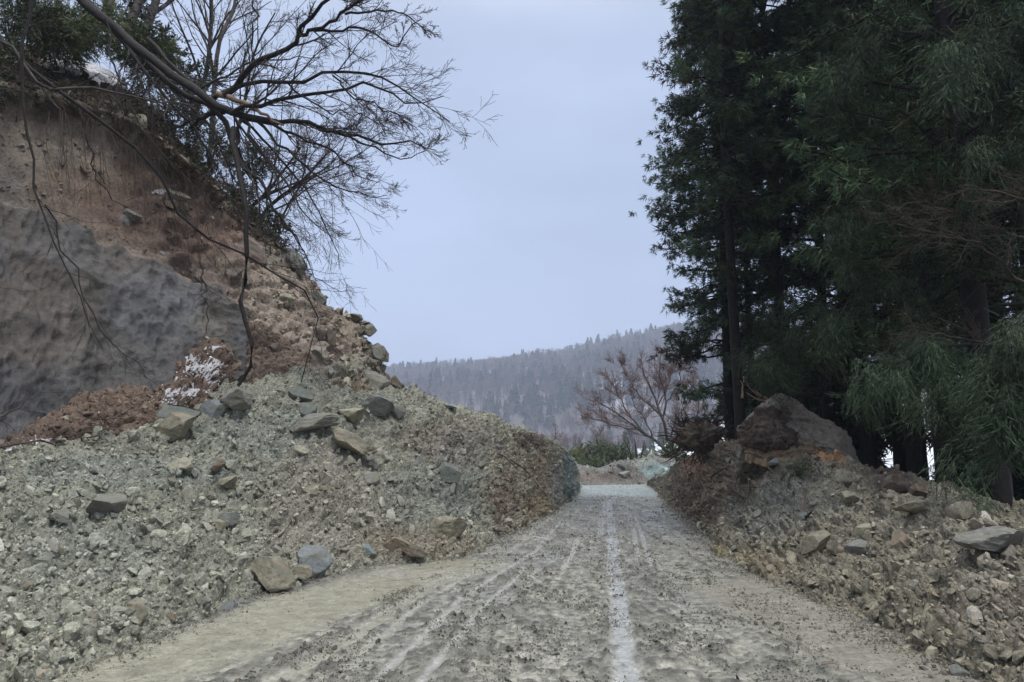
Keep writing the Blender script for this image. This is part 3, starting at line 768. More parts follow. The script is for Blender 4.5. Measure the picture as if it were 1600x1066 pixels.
hx = np.linspace(-900, 1000, 190); hy = np.linspace(330, 1150, 110)
XX, YY = np.meshgrid(hx, hy)
uu = 800 + XX / YY * 1155
ridge_v = np.interp(uu, [-400, 300, 630, 700, 760, 850, 900, 950, 1040, 1120, 1300, 1700], [600, 590, 586, 580, 576, 561, 556, 540, 526, 512, 500, 500])
RY = 860
Hh = (715 - ridge_v) / 1155 * RY + 1.7
Q = np.stack([XX, YY, XX * 0], -1)
tt_ = np.clip((YY - 380) / (RY - 380), 0, 1)
hz = Hh * (.12 * sstep(0, .2, tt_) + .88 * tt_ ** .95) + 9 * fbm(Q / 130, 3) * sstep(0, .4, tt_) * (1 - .8 * sstep(.85, 1, tt_)) + 3
hz = np.where(YY > RY, hz - (YY - RY) * .25, hz)
Q[..., 2] = hz - 2
hsn = sstep(.1, .4, fbm(Q / 45, 4))
ch = np.array([.09, .075, .07]) * (1 - hsn[..., None]) + np.array([.5, .51, .54]) * hsn[..., None]
link('hills', np_mesh('hills', Q, grid_faces(*XX.shape), M_HILL, ch), label='wooded hillside across the valley with patches of snow', cat='hill', kind='structure')
HQ = Q
def hill_z(x, y):
    fx = (x - hx[0]) / (hx[1] - hx[0]); fy = (y - hy[0]) / (hy[1] - hy[0])
    i = np.clip(fy.astype(int), 0, len(hy) - 2); j = np.clip(fx.astype(int), 0, len(hx) - 2); a = fy - i; b = fx - j
    Z = HQ[..., 2]
    return Z[i, j] * (1 - a) * (1 - b) + Z[i + 1, j] * a * (1 - b) + Z[i, j + 1] * (1 - a) * b + Z[i + 1, j + 1] * a * b

# ------------------------------------------------------------------ tubes, twigs
def tubes(P, Rr, sides=4):
    """P (N,n,3) polylines, Rr (N,n) radii -> verts, faces"""
    P = np.asarray(P, float); Rr = np.asarray(Rr, float); Nn_, n = P.shape[:2]
    T = np.gradient(P, axis=1); T /= np.linalg.norm(T, axis=-1, keepdims=True) + 1e-9
    ref = np.where(np.abs(T[:, :1, 2:3]) > .9, np.array([1., 0, 0]), np.array([0, 0, 1.]))
    A = np.cross(T, np.broadcast_to(ref, T.shape)); A /= np.linalg.norm(A, axis=-1, keepdims=True) + 1e-9
    Bv = np.cross(T, A)
    th = np.linspace(0, 2 * math.pi, sides, endpoint=False)
    V = P[:, :, None] + Rr[:, :, None, None] * (np.cos(th)[None, None, :, None] * A[:, :, None] + np.sin(th)[None, None, :, None] * Bv[:, :, None])
    base = np.arange(Nn_)[:, None, None] * n * sides + np.arange(n - 1)[None, :, None] * sides
    k = np.arange(sides); k2 = (k + 1) % sides
    f = np.stack([base + k, base + k2, base + sides + k2, base + sides + k], -1).reshape(-1, 4)
    return V.reshape(-1, 3), f
def joinm(parts):
    Vs, Fs, o = [], [], 0
    for V, f in parts:
        Vs.append(V); Fs.append(f + o); o += len(V)
    return np.concatenate(Vs), np.concatenate(Fs)
def resample(pts, n):
    pts = np.asarray(pts, float)
    t = np.linspace(0, len(pts) - 1, 60); c = catmull(pts, t, 0)
    s = np.concatenate([[0], np.cumsum(np.linalg.norm(np.diff(c, axis=0), axis=1))])
    q = np.linspace(0, s[-1], n)
    return np.stack([np.interp(q, s, c[:, k]) for k in range(3)], -1)
def sprout(P, Rr, k, n, lenf, ang, rg, bias=(0, 0, 0), tmin=.15, wob=.12, minlen=.0, taper=.35, abslen=None, rf=.6):
    """k children per parent polyline"""
    N0, m = P.shape[:2]
    idx = np.repeat(np.arange(N0), k); t = rg.uniform(tmin, .98, len(idx)) * (m - 1)
    i = np.minimum(t.astype(int), m - 2); f = (t - i)[:, None]
    st_ = P[idx, i] * (1 - f) + P[idx, i + 1] * f; r0 = (Rr[idx, i] * (1 - f[:, 0]) + Rr[idx, i + 1] * f[:, 0])
    T = P[idx, i + 1] - P[idx, i]; T /= np.linalg.norm(T, axis=-1, keepdims=True) + 1e-9
    q = rg.normal(size=T.shape); q -= (q * T).sum(-1, keepdims=True) * T; q /= np.linalg.norm(q, axis=-1, keepdims=True)
    a = rg.uniform(ang[0], ang[1], len(idx))[:, None]
    d = T * np.cos(a) + q * np.sin(a) + np.array(bias); d /= np.linalg.norm(d, axis=-1, keepdims=True)
    Lp = np.linalg.norm(np.diff(P, axis=1), axis=-1).sum(1)[idx]
    L = (abslen if abslen else Lp) * lenf * rg.uniform(.55, 1.25, len(idx)) * (1.15 - .5 * t / (m - 1))
    L = np.maximum(L, minlen)
    out = np.zeros((len(idx), n, 3)); out[:, 0] = st_; cur = d.copy()
    bv = np.array(bias) * .35
    for s in range(1, n):
        cur = cur + rg.normal(size=cur.shape) * wob + bv / n; cur /= np.linalg.norm(cur, axis=-1, keepdims=True)
        out[:, s] = out[:, s - 1] + cur * (L / (n - 1))[:, None]
    ra = r0 * rf; rr = ra[:, None] * np.linspace(1, taper, n)[None]
    return out, rr
def twigs(P, Rr, levels, rg, rmin=.002):
    """levels: list of dict for sprout; returns list of (P,R)"""
    outp = []
    for lv in levels:
        P, Rr = sprout(P, Rr, rg=rg, **lv); Rr = np.maximum(Rr, rmin); outp.append((P, Rr))
    return outp
def path3(pts, Y0=None):
    """photo positions (u,v[,Y]) -> world"""
    return [PX(p[0], p[1], p[2] if len(p) > 2 else Y0) for p in pts]

# ------------------------------------------------------------------ the big bare tree that leans out over the road
rg = np.random.default_rng(21)
rad = lambda a, b, n: np.linspace(a, b, n)
def limb(root, name, pts, r0, r1, mat, n=14, sides=8, wob=.03, **kw):
    P_ = resample(path3(pts), n); P_[1:-1] += rg.normal(size=(n - 2, 3)) * wob * np.array([1, 1.5, 1])
    V, f = tubes(P_[None], rad(r0, r1, n)[None], sides)
    loc = np.array(root.location)
    link(name, np_mesh(name, V - loc, f, mat), root, **kw)
    return P_, rad(r0, r1, n)
def crown(root, name, limbs, levels, mat, rmin=.003, n=14, kind=None):
    Pm = np.array([l[0] for l in limbs]); Rm = np.array([l[1] for l in limbs])
    kind = kind or ('stuff' if name == 'twig_spray' else None)
    tw = twigs(Pm, Rm, levels, rg, rmin)
    parts = [tubes(p, r, 3 if r.mean() < .008 else 4) for p, r in tw]
    V, f = joinm(parts)
    return link(name, np_mesh(name, V - np.array(root.location), f, mat), root, kind=kind)
LV = [dict(k=12, n=8, lenf=.27, ang=(.3, .85), bias=(.09, .0, .03), tmin=.10, wob=.11, rf=.5),
      dict(k=6, n=6, lenf=.5, ang=(.35, .8), bias=(.06, 0, .05), wob=.13, rf=.6),
      dict(k=5, n=4, lenf=.5, ang=(.4, .9), bias=(.08, 0, .02), wob=.14, rf=.7)]
t1 = empty('bare_tree', PX(60, -60, 15.5), label='large leaning bare tree whose dark limbs fan out from the rim over the road', cat='tree')
trunk = limb(t1, 'trunk', [(20, -110, 15.8), (120, -5, 15.3), (200, 62, 15), (270, 118, 14.7), (330, 160, 14.5), (375, 180, 14.4), (432, 192, 14.3)], .115, .075, M_BARK, sides=12)
limb(t1, 'trunk', [(60, -90, 16.1), (140, 5, 15.6), (220, 85, 15.2), (290, 150, 14.9), (345, 172, 14.7), (365, 230, 14.6)], .085, .055, M_BARK, sides=10)
limb(t1, 'broken_end', [(340, 147, 14.45), (370, 158, 14.3), (400, 170, 14.2), (425, 187, 14.1), (444, 196, 14.1)], .065, .02, M_WOOD, sides=8, label='pale split end of the trunk where the bark is torn off')
bl = []
for pts, r0, r1 in [
    ([(350, 150, 14.4), (395, 105, 14), (450, 73, 13.6), (470, 45, 13.4), (520, -5, 13), (560, -40, 12.8)], .07, .025),
    ([(470, 55, 13.5), (500, 42, 13.2), (545, 15, 12.9), (600, -20, 12.6)], .04, .015),
    ([(490, 48, 13.3), (560, 47, 13), (600, 52, 12.8), (640, 70, 12.6), (690, 30, 12.4)], .03, .008),
    ([(540, 22, 13), (600, 18, 12.8), (660, 25, 12.6), (700, 50, 12.5)], .025, .008),
    ([(330, 155, 14.6), (390, 130, 14.2), (440, 130, 13.9), (520, 114, 13.6), (580, 112, 13.4), (640, 135, 13.1), (700, 165, 12.9), (748, 190, 12.7)], .05, .008),
    ([(360, 178, 14.4), (420, 160, 14.1), (470, 148, 13.8), (530, 142, 13.6), (570, 130, 13.4), (640, 155, 13.1), (700, 160, 12.9), (735, 150, 12.8)], .05, .008),
    ([(432, 192, 14.3), (470, 190, 14), (510, 205, 13.8), (570, 216, 13.6), (620, 228, 13.4), (670, 222, 13.2), (720, 235, 13.1)], .05, .008),
    ([(500, 203, 13.8), (560, 220, 13.5), (610, 238, 13.3), (655, 250, 13.2), (700, 235, 13)], .03, .006),
    ([(420, 190, 14.3), (470, 215, 14), (520, 240, 13.8), (560, 270, 13.6), (600, 285, 13.5)], .035, .006),
    ([(400, 188, 14.4), (450, 235, 14.1), (500, 280, 13.9), (545, 300, 13.8), (620, 305, 13.6)], .035, .006),
    ([(380, 185, 14.4), (410, 240, 14.2), (450, 290, 14), (480, 340, 13.9), (520, 370, 13.8)], .035, .006),
    ([(520, 118, 13.6), (560, 155, 13.4), (620, 175, 13.2), (680, 200, 13)], .02, .006),
    ([(450, 130, 13.9), (500, 170, 13.7), (560, 180, 13.5), (640, 195, 13.2)], .02, .006),
    ([(370, 200, 14.6), (372, 250, 14.5), (395, 275, 14.4), (420, 300, 14.3), (440, 345, 14.2), (470, 385, 14.1)], .05, .012),
    ([(350, 175, 14.7), (300, 190, 15), (270, 200, 15.2)], .06, .03),
    ]:
    pts = [((p[0] if p[0] < 560 else 560 + (p[0] - 560) * .76), *p[1:]) for p in pts]
    bl.append(limb(t1, 'branch', pts, r0, r1, M_BARK, sides=7))
for k_, (pts, r0, r1) in enumerate([([(230, 60, 15.6), (300, 130, 15.2), (370, 190, 14.9), (420, 260, 14.8), (455, 330, 14.8)], .05, .012), ([(180, 40, 15.8), (260, 130, 15.4), (330, 200, 15.1), (365, 290, 15)], .045, .012),
    ([(150, 20, 16), (235, 120, 15.5), (300, 200, 15.2), (340, 262, 15)], .05, .02), ([(300, 150, 15), (340, 120, 15), (420, 95, 15), (500, 90, 15)], .03, .008), ([(380, 190, 14.6), (440, 250, 14.5), (500, 330, 14.4), (530, 420, 14.4)], .03, .006),
    ([(372, 230, 14.8), (400, 300, 14.8), (420, 360, 14.8), (480, 400, 14.8)], .03, .006)]):
    bl.append(limb(t1, 'branch', pts, r0, r1, M_BARK, sides=7))
crown(t1, 'twig_spray', bl[:13], LV, M_TWIG, .0035)
crown(t1, 'twig_spray', bl[15:], [dict(k=9, n=7, lenf=.40, ang=(.3, .8), bias=(.1, 0, -.05), wob=.12, rf=.5), dict(k=6, n=5, lenf=.5, ang=(.3, .8), wob=.12, rf=.6), dict(k=4, n=4, lenf=.5, ang=(.3, .9), wob=.12, rf=.6)], M_TWIG, .003)
crown(t1, 'twig_spray', bl[8:14], [dict(k=6, n=8, lenf=.5, ang=(.3, .8), bias=(.12, 0, -.15), wob=.12, rf=.5), dict(k=4, n=5, lenf=.5, ang=(.3, .8), wob=.12, rf=.6), dict(k=3, n=4, lenf=.5, ang=(.3, .9), wob=.12, rf=.6)], M_TWIG, .003)

# hanging and broken limbs in front of the scar, each its own thing
def hanging(label, pts, r0, r1, mat=M_BARK, lv=None, cat='branch', grp=None, name='hanging_branch', wob=.03):
    e = empty(name, PX(*pts[0]), label=label, cat=cat, group=grp)
    l = limb(e, 'stem', pts, r0, r1, mat, wob=wob)
    if lv: crown(e, 'twig_spray', [l], lv, mat if mat is not M_BARKP else M_TWIG, .003)
    return e
LT = [dict(k=9, n=6, lenf=.22, ang=(.3, .9), bias=(0, 0, -.15), wob=.14, tmin=.3, rf=.45), dict(k=3, n=4, lenf=.45, ang=(.3, .9), wob=.15, rf=.6)]
hanging('long dark limb hanging down in front of the scar to the snow patch', [(365, 200, 14.4), (366, 240, 14.1), (382, 300, 13.9), (389, 350, 13.8), (384, 410, 13.8), (380, 480, 13.8), (384, 515, 13.8), (395, 540, 13.8), (389, 570, 13.8), (372, 603, 13.8)], .055, .035, lv=None)
hanging('pale wet branch curving down from the rim at far left', [(-60, 20, 11.5), (0, 65, 11.6), (45, 112, 11.7), (62, 135, 11.8), (110, 138, 12), (160, 140, 12.1), (230, 158, 12.4), (300, 165, 12.8)], .035, .012, M_BARKP, LT)
hanging('long arching branch crossing the scar from the rim to the rocky spur', [(0, 60, 12.2), (60, 120, 12.4), (130, 165, 12.7), (185, 205, 13), (230, 250, 13.3), (262, 300, 13.6), (290, 345, 13.9), (345, 382, 14.3), (400, 408, 14.7), (450, 440, 15), (490, 466, 15.2), (494, 510, 15.2), (470, 600, 15.2)], .04, .010, M_BARK, LT)
hanging('thin forked branch dangling before the left part of the concrete wall', [(48, -20, 10.5), (42, 60, 10.6), (35, 130, 10.7), (36, 170, 10.8), (50, 230, 10.8), (58, 280, 10.9), (68, 340, 10.9), (90, 370, 11), (110, 420, 11), (130, 490, 11), (160, 545, 11)], .028, .006, M_BARK, LT)
hanging('thin branch dangling before the dark middle of the concrete wall', [(70, 320, 10.9), (85, 350, 11), (118, 430, 11.1), (150, 500, 11.2), (200, 560, 11.4), (250, 605, 11.8)], .014, .004, M_BARK, LT)
hanging('slender branch sweeping down from the overhang across the red soil', [(120, 160, 12.8), (140, 230, 12.9), (150, 275, 13), (175, 310, 13.2), (200, 325, 13.4)], .022, .006, M_BARK, LT)
hanging('slender branch crossing the long arching branch', [(165, 30, 13), (180, 110, 13), (215, 190, 13.1), (260, 250, 13.2), (300, 290, 13.4), (330, 330, 13.8)], .02, .006, M_BARK, LT)
hanging('straight thin branch hanging down before the sky left of the big limbs', [(392, -40, 12), (396, 20, 12), (394, 60, 12), (397, 130, 12.1), (398, 180, 12.3)], .02, .008, M_BARK, LT)
hanging('drooping twigs from the big tree reaching the rocky spur', [(440, 340, 14.2), (470, 390, 14.4), (490, 430, 14.6), (520, 450, 14.6), (570, 456, 14.5)], .016, .003, M_TWIG, LT)
hanging('low twiggy branch lying against the wall at the left edge', [(-80, 690, 9.6), (0, 655, 9.9), (50, 615, 10.2), (90, 612, 10.3)], .022, .005, M_BARKP, LT)
hanging('thin bare branch resting on the brown soil at the wall foot', [(-40, 700, 10.8), (60, 695, 11.2), (130, 690, 11.8), (160, 680, 12.2), (190, 640, 12.6)], .018, .005, M_BARKP, LT)
hanging('forked branch poking out of the brown soil heap', [(135, 705, 12.0), (150, 680, 12.1), (175, 655, 12.3), (200, 642, 12.4)], .022, .008, M_BARKP, LT)
hanging('thin curved roots over the right end of the concrete wall', [(312, 400, 14.5), (318, 440, 14.4), (325, 480, 14.3), (322, 520, 14.3)], .02, .01, M_ROOT, LT, cat='root', name='hanging_root')
hanging('upright dead stem on the crest of the left bank', [(668, 632, 19.3), (671, 610, 19.3), (672, 585, 19.3)], .012, .004, M_TWIGB, None)
# roots dangling below the torn rim
pts, Rr_ = [], []
for u in rg.uniform(60, 340, 70):
    v0 = np.interp(u, [0, 130, 230, 310, 400], [160, 185, 225, 290, 355]) + rg.uniform(-15, 25); L = rg.uniform(40, 150)
    yy = cliffY(u, v0) - rg.uniform(.4, 1.2)
    k = rg.uniform(-10, 35)
    pts.append(resample([PX(u, v0, yy + .4), PX(u + k * .3 + rg.normal() * 4, v0 + L * .35, yy), PX(u + k * .6 + rg.normal() * 6, v0 + L * .7, yy), PX(u + k, v0 + L, yy)], 8)); Rr_.append(rad(.008, .003, 8))
V, f = tubes(np.array(pts), np.array(Rr_), 3); V2 = twigs(np.array(pts), np.array(Rr_), [dict(k=2, n=5, lenf=.4, ang=(.3, .8), bias=(0, 0, -.3), wob=.15)], rg, .002)[0]
V, f = joinm([(V, f), tubes(*V2, 3)])
link('rootlets', np_mesh('rootlets', V, f, M_ROOT), label='fine brown roots dangling below the torn rim of the scar', cat='roots', kind='stuff')

# background bare trees behind the rim
def bare_tree(label, base, top, spread, mat_t, mat_w, r0, seed, nl=6, lv=None, lean=(0, 0), grp=None, rmin=.004, droop=0.0):
    global rg
    rg = np.random.default_rng(seed)
    b0, t0 = np.array(base, float), np.array(top, float); H = np.linalg.norm(t0 - b0)
    e = empty('bare_tree', b0, label=label, cat='tree', group=grp)
    n = 14
    P_ = resample([b0, b0 * .65 + t0 * .35 + rg.normal(size=3) * .03 * H, b0 * .3 + t0 * .7 + rg.normal(size=3) * .03 * H, t0], n); Rm = rad(r0, r0 * .3, n)
    V, f = tubes(P_[None], Rm[None], 8); link('trunk', np_mesh('trunk', V - b0, f, mat_t), e)
    A = sprout(P_[None], Rm[None], nl, n, spread, (.35, .8), rg, (0, 0, .25 - droop), tmin=.12, wob=.08, rf=.6)
    for p, r in zip(*A):
        V, f = tubes(p[None], r[None], 5); link('branch', np_mesh('branch', V - b0, f, mat_t), e)
    PP = np.concatenate([A[0], P_[None]]); RR = np.concatenate([A[1], Rm[None]])
    lv = lv or [dict(k=6, n=6, lenf=.40, ang=(.3, .7), bias=(0, 0, .12 - droop), wob=.10, rf=.45), dict(k=4, n=4, lenf=.45, ang=(.3, .8), bias=(0, 0, .05), wob=.12, rf=.5), dict(k=4, n=3, lenf=.5, ang=(.3, .9), wob=.12, rf=.6)]
    tw = twigs(PP, RR, lv, rg, rmin)
    V, f = joinm([tubes(p, r, 3) for p, r in tw]); link('crown', np_mesh('crown', V - b0, f, mat_w), e)
    return e
bare_tree('bare tree behind the rim, leftmost of the three parallel slanting trunks', PX(165, 45, 20), PX(215, -260, 22), .55, M_BARKP, M_TWIG, .17, 31)
bare_tree('bare tree behind the rim, middle one of the three parallel slanting trunks', PX(195, 60, 20.5), PX(250, -240, 22), .5, M_BARKP, M_TWIG, .15, 32)
bare_tree('bare tree behind the rim, rightmost of the three parallel slanting trunks', PX(222, 65, 21), PX(300, -160, 22), .6, M_BARKP, M_TWIG, .14, 33)
bare_tree('slim bare tree with fine pale twigs seen behind the big leaning limbs', PX(330, 230, 23), PX(370, -90, 24), .5, M_BARKP, M_TWIGB, .10, 34, nl=10, rmin=.005)
bare_tree('small bare tree with fine twigs beyond the rocky spur', PX(430, 400, 24), PX(480, 230, 23), .6, M_BARK, M_TWIGB, .05, 35, nl=8, rmin=.004)
bare_tree('bare tree with a fan of fine twigs rising left of the big upward limb', PX(300, 200, 24), PX(330, -60, 24), .6, M_BARK, M_TWIG, .10, 38, nl=10, rmin=.0045)
bare_tree('bare tree with fine twigs crossing behind the straight hanging branch', PX(350, 260, 25), PX(430, 20, 24), .6, M_BARK, M_TWIG, .08, 39, nl=10, rmin=.0045)
bare_tree('low wide bare tree whose twigs fill the sky right of the hanging limbs', PX(400, 350, 23), PX(510, 240, 21), .9, M_BARK, M_TWIGB, .06, 40, nl=9, rmin=.004)
bare_tree('bushy bare sapling low on the end of the rim', PX(385, 330, 21.5), PX(470, 230, 21), .8, M_BARK, M_TWIG, .06, 37, nl=8, rmin=.004)

# ------------------------------------------------------------------ foliage helpers
def kites(base, dirv, L, w, rg, curl=.0, quad=False):
    """N thin leaf kites"""
    n = len(base); d = dirv / (np.linalg.norm(dirv, axis=-1, keepdims=True) + 1e-9)
    q = rg.normal(size=d.shape); s = np.cross(d, q); s /= np.linalg.norm(s, axis=-1, keepdims=True) + 1e-9
    L = np.broadcast_to(L, (n,))[:, None]; w = np.broadcast_to(w, (n,))[:, None]
    mid = base + d * L * .45; tip = base + d * L + np.array([0, 0, -1.]) * L * curl
    if quad: V = np.stack([base, mid + s * w * .5, tip, mid - s * w * .5], 1)
    else: V = np.stack([base + d * L * .1 + s * w * .5, tip, base + d * L * .1 - s * w * .5], 1)
    return V.reshape(-1, 3)
def spray_template(rg, L=.5, nf=24, fl=.13, fw=.022, droop=.35):
    t = np.sort(rg.uniform(.05, 1, nf)); ax = np.stack([t * L, 0 * t, -droop * L * t ** 2], -1)
    side = np.where(np.arange(nf) % 2, 1., -1.)
    d = np.stack([.8 + 0 * t, side * rg.uniform(.3, 1.0, nf), rg.uniform(-.5, .45, nf)], -1); d[-1] = (1, 0, -.3)
    return kites(ax, d, fl * rg.uniform(.7, 1.3, nf) * (1.2 - .4 * t), fw, rg, .15)
def place_sprays(tmpl, pos, dirv, scl, rg, upb=.5):
    n = len(pos); d = dirv / (np.linalg.norm(dirv, axis=-1, keepdims=True) + 1e-9)
    up = np.array([0, 0, 1.]) + rg.normal(size=(n, 3)) * upb
    y = np.cross(up, d); y /= np.linalg.norm(y, axis=-1, keepdims=True) + 1e-9; zz = np.cross(d, y)
    Rm = np.stack([d, y, zz], -1)
    out = []
    pickt = rg.integers(0, len(tmpl), n)
    for k, T in enumerate(tmpl):
        m = pickt == k
        V = np.einsum('nij,kj->nki', Rm[m], T) * scl[m][:, None, None] + pos[m][:, None]
        out.append((V, np.where(m)[0]))
    return out
def foliage_mesh(name, tmpl, pos, dirv, scl, colr, rg, mat, upb=.5):
    Vs, Cs = [], []
    for V, ids in place_sprays(tmpl, pos, dirv, scl, rg, upb):
        Vs.append(V.reshape(-1, 3)); Cs.append(np.repeat(colr[ids], V.shape[1], 0))
    V = np.concatenate(Vs); Cc = np.concatenate(Cs)
    f = np.arange(len(V)).reshape(-1, 3)
    return np_mesh(name, V, f, mat, Cc, smooth=False)
rgf = np.random.default_rng(5)
def tuft_template(rg, nf=22, L=.26, w=.045):
    d = rg.normal(size=(nf, 3)) * np.array([.55, .75, .75]) + np.array([.75, 0, .05]); base = rg.normal(size=(nf, 3)) * .035
    return kites(base, d, L * rg.uniform(.6, 1.25, nf), w * rg.uniform(.7, 1.3, nf), rg, .25)
TM_CEDAR = [tuft_template(rgf) for _ in range(8)]
TM_FINE = [tuft_template(rgf, 22, .20, .032) for _ in range(8)]
TM_EDGE = [tuft_template(rgf, 22, .155, .027) for _ in range(8)]
def tail_template(rg, nf=46, L=.45):
    t = np.sort(rg.uniform(0, 1, nf)); st = rg.integers(0, 4, nf); sa = np.array([-.5, -.15, .2, .5])[st]; sl = np.array([.8, 1, .9, .7])[st] * L
    ax = np.stack([t * sl, sa * t * sl, -.75 * sl * t ** 2.2 + np.array([.0, .03, -.02, .02])[st]], -1)
    d = np.stack([.9 + 0 * t, sa * .8 + rg.normal(size=nf) * .28, -1.5 * t + rg.normal(size=nf) * .25], -1)
    return kites(ax, d, .10 * rg.uniform(.7, 1.3, nf), .013, rg, .1)
TM_NEAR = [tail_template(rgf) for _ in range(6)]
TM_LEAFY = [spray_template(rgf, .35, 14, .11, .045, .2) for _ in range(5)]
TM_BAMB = [spray_template(rgf, .4, 12, .22, .03, .3) for _ in range(4)]

def cedar(seed, H, z0, Rm, nb, nsp, tmpl, clump=6, sc=1.0, gaps=.0, dead=.04, low=1.0, tr=.16):
    """returns (trunk mesh, crown mesh); a tall cedar, base at the origin"""
    rg = np.random.default_rng(seed)
    hs = z0 + (H - z0) * np.sort(rg.random(nb)) ** .9
    fr_ = (hs - z0) / (H - z0)
    prof = Rm * np.where(fr_ < .25, low * (.7 + .3 * fr_ / .25) + (1 - low) * fr_ / .25, 1) * (1 - np.clip((fr_ - .45) / .6, 0, 1) ** 1.3) * rg.uniform(.65, 1.1, nb) + .25
    az = np.cumsum(rg.uniform(1.6, 3.1, nb))
    n = 7; s = np.linspace(0, 1, n)
    d = np.stack([np.cos(az), np.sin(az)], -1)
    rise = rg.uniform(-.15, .25, nb)
    BP = np.zeros((nb, n, 3))
    BP[..., :2] = d[:, None] * (prof[:, None] * s[None])[..., None]
    BP[..., 2] = hs[:, None] + prof[:, None] * (rise[:, None] * s - .35 * s ** 2 + .25 * s ** 4)
    BP[:, 1:] += rg.normal(size=(nb, n - 1, 3)) * .05
    BR = (.012 + .012 * prof)[:, None] * np.linspace(1, .3, n)[None]
    TP = np.zeros((1, 16, 3)); TP[0, :, 2] = np.linspace(-.6, H, 16); TP[0, 1:, :2] += np.cumsum(rg.normal(size=(15, 2)) * .02, 0)
    TRr = (tr * (1 - .9 * (np.linspace(0, 1, 16)) ** 1.1))[None]; TRr[0, :2] *= 1.25
    V, f = joinm([tubes(TP, TRr, 10), tubes(BP, BR, 4)])
    tm = np_mesh('trunk', V, f, M_CBARK)
    # rounded clumps of sprays along every limb
    per = nsp // nb
    b = np.repeat(np.arange(nb), per); t = rg.uniform(.3, 1.02, len(b)) ** .8
    t = np.round(t * clump) / clump + rg.normal(size=len(b)) * .045
    t = np.clip(t, .15, 1.03) * (n - 1); i = np.minimum(t.astype(int), n - 2); ff = (t - i)[:, None]
    pos = BP[b, i] * (1 - ff) + BP[b, i + 1] * ff
    rad_ = .10 + .10 * prof[b][:, None] * .45
    off = rg.normal(size=pos.shape) * rad_ * np.array([1, 1, .7]); pos = pos + off
    dirv = np.concatenate([d[b] * .8, np.full((len(b), 1), -.15)], 1) + off * 1.6 + rg.normal(size=pos.shape) * .35
    scl = rg.uniform(.6, 1.25, len(b)) * sc
    c = np.array([.041, .070, .033]) * rg.uniform(.5, 1.6, (len(b), 1))
    cl_r = rg.random(nb)[b][:, None]; c = c * (.45 + 1.2 * cl_r ** 1.5)
    c += (rg.random((len(b), 1)) < .25) * np.array([.018, .012, .0])
    dd = (rg.random(nb) < dead)[b][:, None]; c = np.where(dd, np.array([.05, .037, .025]) * rg.uniform(.6, 1.3, (len(b), 1)), c)
    cm = foliage_mesh('crown', tmpl, pos, dirv, scl, c, rg, M_LEAF)
    return tm, cm
VAR = [cedar(41, 24, 2.8, 2.6, 170, 5000, TM_FINE, 5, 1.0, tr=.20), cedar(42, 25, 3.6, 2.9, 170, 5200, TM_FINE, 5, 1.05, tr=.22),
       cedar(43, 22, 2.0, 3.0, 170, 5200, TM_FINE, 6, 1.1, tr=.19), cedar(44, 23, 6.0, 1.75, 130, 3900, TM_FINE, 5, .95, tr=.17), cedar(45, 18.8, 2.4, 1.95, 150, 6900, TM_EDGE, 7, 1.0, tr=.19)]
def put_cedar(kind, x, y, zr, label, s=1.0, z0=.4, grp='cedars of the stand beside the road', lean=(0, 0)):
    e = empty('cedar_tree', (x, y, z0), label=label, cat='tree', group=grp); e.rotation_euler = (lean[0], lean[1], zr); e.scale = (s, s, s)
    link('trunk', VAR[kind][0], e); link('crown', VAR[kind][1], e)
    return e
def at(u, Y): return (u - 800) / F * (Y * math.cos(PITCH) + 0.0) * 1.0
cs = [
 (4, 1140, 22.5, 0.3, 'leftmost tall cedar of the stand, its ragged side against the sky', 1.0),
 (3, 1158, 20.0, 1.7, 'slim high crowned cedar with black trunk beside the root ball', 1.0),
 (3, 1178, 24.0, 2.9, 'thin cedar trunk just behind the black trunk beside the root ball', .8),
 (3, 1222, 21.5, 4.1, 'cedar with a straight trunk showing against the sky gap above the huge boulder', 1.1),
 (2, 1290, 22.5, .9, 'dense cedar directly behind the huge boulder', 1.0),
 (0, 1350, 21.5, 5.2, 'dense cedar just right of the huge boulder', 1.0),
 (1, 1425, 19.5, 3.3, 'cedar with dark trunk left of the bright gap under the stand', 1.0),
 (3, 1468, 17.0, 2.2, 'cedar with dark trunk right of the bright gap under the stand', 1.0),
 (3, 1398, 22.0, .2, 'thin trunk cedar inside the bright gap under the stand', 1.0),
 (1, 1538, 12.6, 1.1, 'nearest thick trunked cedar above the pale clods of the right bank', 1.0),
 (2, 1640, 14.5, 4.4, 'large cedar at the right edge of the photograph', 1.1),
 (0, 1570, 18, 2.4, 'cedar behind the nearest thick trunked one', 1.05),
 (0, 1330, 27, 1.0, 'cedar deep in the stand behind the dense pair', 1.1),
 (1, 1480, 26, 2.0, 'cedar deep in the stand seen between the trunks', 1.1),
 (3, 1515, 21.0, 5.0, 'tall bare stemmed cedar behind the nearest trunk', 1.0),
 (2, 1720, 20, 5.7, 'cedar behind the large one at the right edge', 1.1),
 ]
for k, u, Y_, zr, lb, s in cs:
    x = (u - 800) / F * Y_
    put_cedar(k, x, Y_, zr, lb, s)

